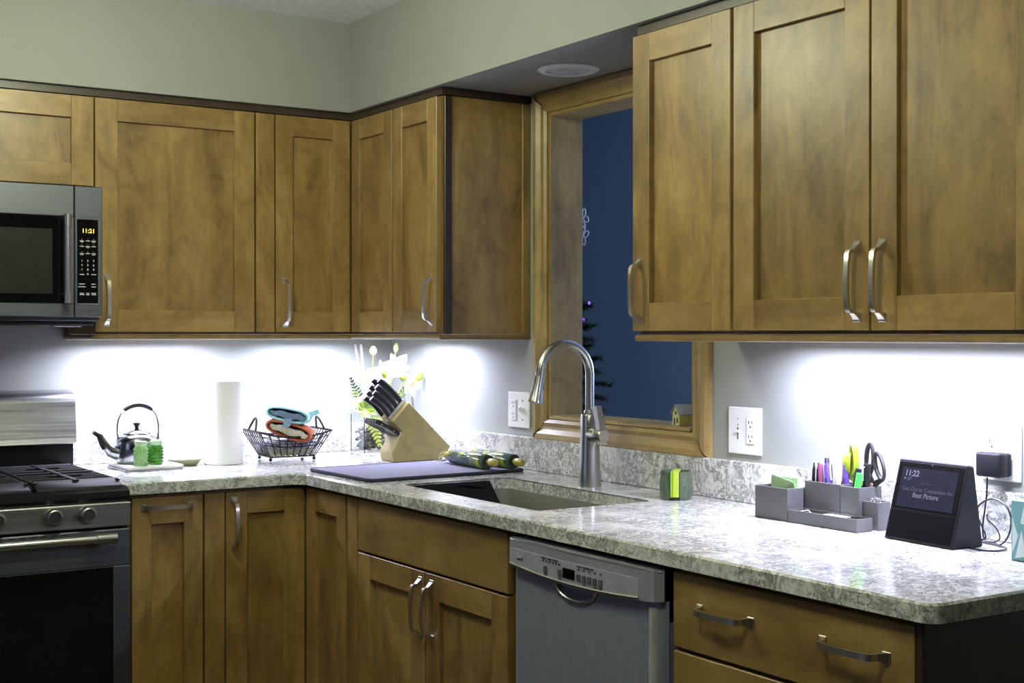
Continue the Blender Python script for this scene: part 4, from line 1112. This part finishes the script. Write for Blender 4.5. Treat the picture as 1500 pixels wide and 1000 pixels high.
pen(-.086, -2.300, -.084, -2.308, 1.052, .0040, pc('brown', (.22, .07, .03)), K, 'reddish brown pencil leaning behind the white pens', None, None, False, 'pencil', 'pencil')
pen(-.116, -2.318, -.106, -2.309, 1.049, .0044, Wp, Wp, 'white and silver click pen right of the middle in the organizer', SV)
pen(-.100, -2.325, -.094, -2.322, 1.048, .0048, V_, V_, 'violet capped pen at right end of the pen compartment', V_, (.6, V_), False)
pen(-.117, -2.350, -.110, -2.372, 1.036, .0056, K, K, 'black marker behind the green highlighter', None, (.6, K), False, 'marker', 'marker', CC)
pen(-.119, -2.362, -.114, -2.379, 1.028, .0064, pc('bright_green', (.06, .55, .08)), K, 'bright green highlighter with pale lettering band in the right compartment', None, None, False, 'highlighter', 'marker', CC)
pen(-.092, -2.372, -.088, -2.376, 1.046, .0062, K, K, 'thick black marker beside the black scissors', SV, (.55, K), False, 'marker', 'marker', CC)
def scissors(label, piv, loops, m, tipz, flat, bladem):
    t = thing('scissors', label, 'scissors', (piv[0], piv[1], tipz))
    for sgn, lp in zip((1, -1), loops):
        cy, cz, ry, rz, tilt, tw = lp; P = []
        for k in range(26):
            a = 2*PI*k/26; u, v = ry*math.cos(a), rz*math.sin(a)
            yy, zz = u*math.cos(tilt)-v*math.sin(tilt), u*math.sin(tilt)+v*math.cos(tilt)
            P.append((piv[0]+.003*sgn+yy*math.sin(tw), cy+yy*math.cos(tw), cz+zz))
        part('grip_loop', B().tube(P, .0040, 8, True, flat), m, t)
        lo = min(P, key=lambda p: p[2])
        part('shank', B().sweeprect([Vector(lo), Vector((piv[0]+.002*sgn, (lo[1]+piv[1])/2, (lo[2]+piv[2])/2)), Vector(piv)+Vector((.002*sgn, 0, -.004))], [.005]*3, [.008, .012, .012], (1, 0, 0)), m, t)
        part('blade', B().prism([(piv[0]+.0012*sgn, piv[1]-.006, piv[2]), (piv[0]+.0012*sgn, piv[1]+.006, piv[2]), (piv[0]+.0012*sgn, piv[1]+.002*sgn, tipz)], (.0016, 0, 0)), bladem, t)
    part('pivot', B().cyl((piv[0]-.0065, piv[1], piv[2]), (piv[0]+.006, piv[1], piv[2]), .0042, None, 12), pc('brass', (.5, .36, .2)), t)
scissors('lime green handled scissors standing in the organizer', (-.088, -2.359, 1.004), ((-2.337, 1.058, .011, .030, -.12, .5), (-2.322, 1.047, .009, .022, .15, 1.0)), pc('lime', (.28, .36, .03)), WT+.006, 2.2, BOL)
scissors('black handled scissors standing rightmost in the organizer', (-.072, -2.378, 1.006), ((-2.366, 1.060, .012, .034, .06, .2), (-2.399, 1.048, .013, .030, -.42, .2)), pc('matte_black', (.018, .018, .022), .45), WT+.006, 1.3, BOL)
def coilpts(y0, y1, x, z):
    return [(x+.006*math.sin(k*.9), y0+(y1-y0)*k/16, z+.004*math.sin(k*.6)) for k in range(17)]
solo('earbud_cord', B().tube(coilpts(-2.24, -2.36, -.152, .938), .0012, 5), Wp, 'thin white cord lying along the low front organizer tray', 'cord')
solo('paper_slip', B().box(-.172, -.134, -2.372, -2.310, .9385, .9395), PAP, 'white paper slip lying in the low front organizer tray', 'paper')
for k, (x, y, lb) in enumerate(((-.104, -2.404, 'front left'), (-.092, -2.411, 'middle'), (-.100, -2.419, 'front right'), (-.087, -2.399, 'back left'))):
    solo('paper_clip', B().tube([(x+.007*math.cos(a)*(1-.02*a), y+.004*math.sin(a), .9735+.0009*a) for a in [k2*.5 for k2 in range(20)]], .0008, 5), BOL, 'silver paper clip heaped in the short right compartment, '+lb, 'paper clip')
solo('clip_heap', B().box(-.1125, -.0815, -2.4285, -2.3925, .93, .972, .002), GRYI, 'dark lining cushion filling the short right organizer compartment', 'cushion')

# ------------------------------------------------------------------ smart display
t = thing('smart_display', 'black wedge-shaped smart display showing 11:22 at the right', 'smart display', (-.187, -2.5955, WT), -PI/2-.066)
BODY = mat('black_casing', (.012, .012, .016), .5, Specular_IOR_Level=.25); FAB = mat('speaker_fabric', (.004, .004, .005), .9, 0, .8, 900, .0, Specular_IOR_Level=.05)
DGL = mat('display_glass', (.003, .003, .004), .35, 0, .1, Specular_IOR_Level=.15)
Wd, Hh, Lean = .0915, .164, .046
sl = Vector((0, Lean, Hh)).normalized(); nrm = Vector((1, 0, 0)).cross(sl)
part('casing', B().prism([(-Wd, 0, 0), (-Wd, Lean, Hh), (-Wd, Lean+.017, Hh-.004), (-Wd, .088, .004), (-Wd, .088, 0)], (2*Wd, 0, 0), .003), BODY, t, local=True)
SL = math.hypot(Lean, Hh)
def slab_on(u0, u1, v0, v1, th, lift=0.0, bev=.0004):
    b = B().box(u0, u1, v0, v1, lift, lift+th, bev); M = Matrix((Vector((1, 0, 0)), sl, nrm)).transposed().to_4x4()
    bmesh.ops.transform(b.bm, matrix=M, verts=b.bm.verts[:]); return b
part('front_glass', slab_on(-Wd+.006, Wd-.006, SL*.385, SL-.007, .0012), DGL, t, local=True)
part('speaker_grille', slab_on(-Wd+.006, Wd-.006, .007, SL*.37, .0010), FAB, t, local=True)
def screen_mat():
    m = bpy.data.materials.new('dim_screen'); q = NT(m); v = q.coord(); f = q.noise(v, 30, 3)
    q.link(q.ramp(f, [(.3, (.010, .012, .030)), (.7, (.018, .020, .042))]), q.b.inputs['Emission Color'])
    q.b.inputs['Emission Strength'].default_value = 1.0; q.b.inputs['Base Color'].default_value = (.006, .006, .01, 1); q.b.inputs['Roughness'].default_value = .35; q.b.inputs['Specular IOR Level'].default_value = .15; return m
sc_ = part('screen', slab_on(-Wd+.017, Wd-.017, SL*.415, SL*.895, .0004, .0013), screen_mat(), t, local=True)
TX1, TX2, TX3 = emit('screen_text_bright', (.50, .48, .85), .6), emit('screen_text_mid', (.33, .34, .52), .5), emit('screen_text_faint', (.16, .17, .28), .45)
Mroot = ROOTM[t]
def scr_text(sx, u, v, size, m, bold=0.0, align='CENTER'):
    pos = Mroot @ (Vector((u, 0, 0))+sl*v+nrm*.0019); R3 = Mroot.to_3x3()
    text(sx, size, pos, R3 @ Vector((1, 0, 0)), R3 @ sl, m, sc_, 'screen_lettering', bold, align)
scr_text('11:22', -.066, SL*.825, .0175, TX1, .0003, 'LEFT')
scr_text('57\u00b0', -.057, SL*.755, .0095, TX2, .0, 'LEFT')
scr_text('\u2022', -.066, SL*.755, .016, TX2, .0005, 'LEFT')
scr_text('La La Land in Contention for', .0, SL*.635, .0118, TX3, .0001) if False else scr_text('Get Out in Contention for', .002, SL*.635, .0125, TX3, .0001)
scr_text('Best Picture', .0, SL*.565, .0140, TX2, .0003)
part('status_lines', slab_on(-.018, .012, SL*.712, SL*.718, .0003, .0017).merge and slab_on(-.018, .012, SL*.712, SL*.717, .0003, .0017, 0), TX3, sc_, local=True)
part('camera_dot', slab_on(.001, .004, SL*.935, SL*.958, .0003, .0012, 0), SSD, t, local=True)
part('seam', slab_on(-Wd+.006, Wd-.006, SL*.374, SL*.381, .0006), SHAD, t, local=True)

# power adapter on the outlet and its cord
AY0, AY1 = -2.690, -2.630
t = thing('power_adapter', 'black cube power adapter plugged into the outlet at right', 'adapter', (-.03, -2.66, 1.045))
part('cube', B().box(-.052, -.026, AY0, AY1, 1.046, 1.096, .006, 3), BODY, t)
part('base_block', B().box(-.026, -.0102, AY0, AY1, 1.047, 1.095, .006, 3), BODY, t)
part('band', B().box(-.0275, -.0245, AY0+.001, AY1-.001, 1.0475, 1.0945, .004), SHAD, t)
def smooth(P, n=6):
    P = [Vector(p) for p in P]; out = []
    for i in range(len(P)-1):
        a, b_, c_, d = P[max(i-1, 0)], P[i], P[i+1], P[min(i+2, len(P)-1)]
        for k in range(n):
            u = k/n; out.append(.5*((2*b_)+(c_-a)*u+(2*a-5*b_+4*c_-d)*u*u+(3*b_-a-3*c_+d)*u**3))
    out.append(P[-1]); return out
cord = smooth([(-.036, -2.648, 1.044), (-.035, -2.646, 1.010), (-.036, -2.642, .975), (-.040, -2.640, .940), (-.046, -2.650, .9185), (-.055, -2.678, .9170), (-.070, -2.705, .9170), (-.062, -2.718, .935), (-.052, -2.717, .968), (-.050, -2.703, .993), (-.050, -2.673, 1.004), (-.050, -2.642, .990), (-.050, -2.632, .970), (-.052, -2.648, .945), (-.056, -2.660, .925), (-.062, -2.652, .9170), (-.075, -2.690, .9170), (-.095, -2.738, .9170), (-.130, -2.752, .9170), (-.155, -2.735, .9170), (-.150, -2.698, .9170), (-.122, -2.680, .9170)])
part('cord', B().tube(cord, .0019, 6), BLK, t)
part('spare_cord', B().tube(smooth([(-.092, -2.690, .975), (-.070, -2.676, .975), (-.055, -2.664, .962), (-.050, -2.682, .944), (-.052, -2.690, .925), (-.056, -2.672, .9170), (-.062, -2.640, .9170), (-.066, -2.618, .9170)]), .0015, 6), BLK, t)

# tissue box with geometric print
t = thing('tissue_box', 'teal tissue box with pale geometric print at right frame edge', 'tissue box', (-.135, -2.879, WT))
TB = mat('teal_card', (.16, .36, .42), .6, 0, .06)
part('carton', B().box(-.190, -.080, -2.938, -2.820, WT, 1.026, .0008), TB, t)
pr = mat('pale_print_card', (.62, .70, .74), .6, 0, .04)
def tri(P, nm='print_facet'): part(nm, B().prism([(-.1902, y, WT+z) for y, z in P], (-.0003, 0, 0)), pr, t)
tri([(-2.823, .012), (-2.836, .046), (-2.823, .080)]); tri([(-2.829, .004), (-2.843, .058), (-2.852, .010)]); tri([(-2.840, .070), (-2.848, .104), (-2.872, .108), (-2.862, .066)])
tri([(-2.868, .006), (-2.876, .052), (-2.892, .022)]); tri([(-2.895, .050), (-2.885, .100), (-2.912, .080)])
part('opening', B().lathe([(0, 0), (.030, 0), (.030, .0006), (0, .0006)], (-.135, -2.879, 1.0262), 24), SHAD, t)
part('tissue', B().surf(lambda u, v: Vector((-.135+.022*(u-.5)*(1+.5*v)+.004*math.sin(9*u+3*v), -2.879+.040*(v-.5)*.2+.012*math.sin(6*u), 1.027+.035*v*(.6+.4*math.sin(PI*u)))), 12, 6), PAP, t, ang=2)

# ------------------------------------------------------------------ beyond and in the pass-through
t = thing('toy_house', 'tiny yellow house with grey roof on the pass-through sill', 'ornament', (.045, -1.612, OZ0+.012), -.25)
hw_, hd_ = .021, .030
part('walls', B().prism([(-hd_, -hw_, 0), (-hd_, -hw_, .034), (-hd_, 0, .053), (-hd_, hw_, .034), (-hd_, hw_, 0)], (2*hd_, 0, 0)), mat('pale_yellow_card', (.62, .60, .22), .7, 0, .12, 60), t, local=True, ang=.2)
RFM = mat('grey_roof_card', (.32, .33, .35), .7)
for sy in (-1, 1): part('roof_panel', B().prism([(-hd_-.004, 0, .0545), (-hd_-.004, sy*(hw_+.006), .0292), (-hd_-.004, sy*(hw_+.006), .0322), (-hd_-.004, 0, .0580)], (2*hd_+.008, 0, 0)), RFM, t, local=True)
part('door', B().box(-hd_-.0008, -hd_+.001, .004, .012, .0, .020), DK, t, local=True)
part('window', B().box(-hd_-.0008, -hd_+.001, -.013, -.005, .008, .022), DK, t, local=True)
part('window', B().box(-hd_-.0008, -hd_+.001, -.004, .004, .030, .040), DK, t, local=True)
part('base', B().box(-hd_-.003, hd_+.003, -hw_-.003, hw_+.003, 0, .0025), RFM, t, local=True)
t = thing('snowflake', 'pale lavender paper snowflake hanging by a thread in the pass-through', 'ornament', (.145, -.985, 1.60))
sf = mat('lavender_paper', (.55, .56, .72), .7, 0, .05)
cy0, cz0, cx0 = -.945, 1.672, .150
for k in range(6):
    a = PI/2+PI/3*k; u = Vector((0, math.cos(a), math.sin(a))); w = Vector((0, -math.sin(a), math.cos(a))); c0 = Vector((cx0, cy0, cz0))
    part('arm', B().tube([c0+u*.006, c0+u*.062], .0022, 6), sf, t)
    for r0, ln, wd in ((.030, .034, .010), (.058, .028, .009)):
        for s_ in (-1, 1):
            dn = (u*.62+w*s_*.78).normalized(); nn_ = dn.cross(Vector((1, 0, 0))); c1 = c0+u*r0+dn*ln*.52
            part('petal', B().tube([c1+dn*(ln*.5*math.cos(q))+nn_*(wd*math.sin(q)) for q in [2*PI*j/16 for j in range(16)]], .0020, 5, True), sf, t)
part('thread', B().tube([(cx0, cy0, cz0+.06), (cx0, cy0, 2.9)], .0005, 4), sf, t)
# Christmas tree in the sunroom
TXx, TYy = 1.22, .60
t = thing('christmas_tree', 'dark Christmas tree with violet lights standing in the blue sunroom', 'tree', (TXx, TYy, -.2))
part('trunk', B().cyl((TXx, TYy, -.2), (TXx, TYy, 1.55), .03, .008, 10), mat('bark', (.08, .05, .03), .9), t)
part('stand', B().lathe([(0, 0), (.16, 0), (.15, .03), (.05, .06), (0, .06)], (TXx, TYy, -.2), 20), BLK, t)
nb = B(); rt = random.Random(5); tips = []
for k in range(120):
    z = .05+1.45*(k/120)**.9; rad = .42*(1-(z-.0)/1.62)+.05; a = k*2.399+rt.uniform(-.2, .2); ln = rad*rt.uniform(.8, 1.12)
    p0 = Vector((TXx, TYy, z)); p1 = Vector((TXx+ln*math.cos(a), TYy+ln*math.sin(a), z-.10*ln/.4+rt.uniform(0, .05))); tips.append(p1); d = p1-p0
    nb.tube([p0, p1], [.004, .002], 4)
    for j in range(44):
        u = .2+.85*j/44; c_ = p0+d*u
        for q in range(7):
            dirn = (d.normalized()*.6+Vector((rt.gauss(0, 1), rt.gauss(0, 1), rt.gauss(0, .8))).normalized()*.9).normalized(); sd = dirn.orthogonal().normalized()*.0028; l_ = .052*(1.1-.4*min(1, u))
            nb.add([c_-sd, c_+sd, c_+dirn*l_], [(0, 1, 2)])
part('needles', nb, mat('dark_fir', (.012, .022, .016), .8, 0, .3), t, kind='stuff', ang=3)
VL = emit('violet_lamp', (.25, .12, 1.0), 2.5)
for k in range(0, 120, 5): part('fairy_light', B().ball(tips[k]+Vector((0, 0, .012)), .006, (1, 1, 1.3), 8, 5), VL, t)
for k, (p, lb) in enumerate((((.93, .420, 1.425), 'upper'), ((.90, .405, 1.20), 'lower'))):
    o = thing('bauble', 'small blue glass bauble at right edge of the Christmas tree, %s one' % lb, 'ornament', p)
    part('ball', B().ball(Vector(p), .016, (1, 1, 1), 14, 9), mat('blue_bauble', (.12, .16, .30), .15, .6) if k == 0 else MATS['blue_bauble'], o)
    part('cap', B().cyl(Vector(p)+Vector((0, 0, .015)), Vector(p)+Vector((0, 0, .020)), .004, None, 8), SSD, o)

# ------------------------------------------------------------------ groups of alike things
GR = {'upper_cabinet': 'maple wall cabinets', 'base_cabinet': 'maple base cabinets', 'light_bar': 'LED bars under the wall cabinets', 'outlet': 'white wall plates',
      'jar': 'green glass jars on the tray', 'rolling_pin': 'green rolling pins on the mat', 'oven_mitt': 'oven mitts in the basket', 'folded_cloth': 'folded cloths in the basket',
      'lily': 'white lilies in the vase', 'lily_bud': 'buds in the bouquet', 'fern_frond': 'fern fronds in the bouquet', 'white_reed': 'white reeds in the bouquet', 'pen': 'pens in the organizer',
      'marker': 'markers in the organizer', 'scissors': 'scissors in the organizer', 'paper_clip': 'paper clips in the organizer', 'bauble': 'baubles on the tree', 'backsplash': 'quartz upstands'}
for o in COL.objects:
    k = o.name.split('.')[0]
    if o.parent is None and k in GR: o['group'] = GR[k]
    if o.parent is None and k == 'knife': o['group'] = 'steak knives in the block' if 'steak knife,' in o['label'] else 'large knives in the block'
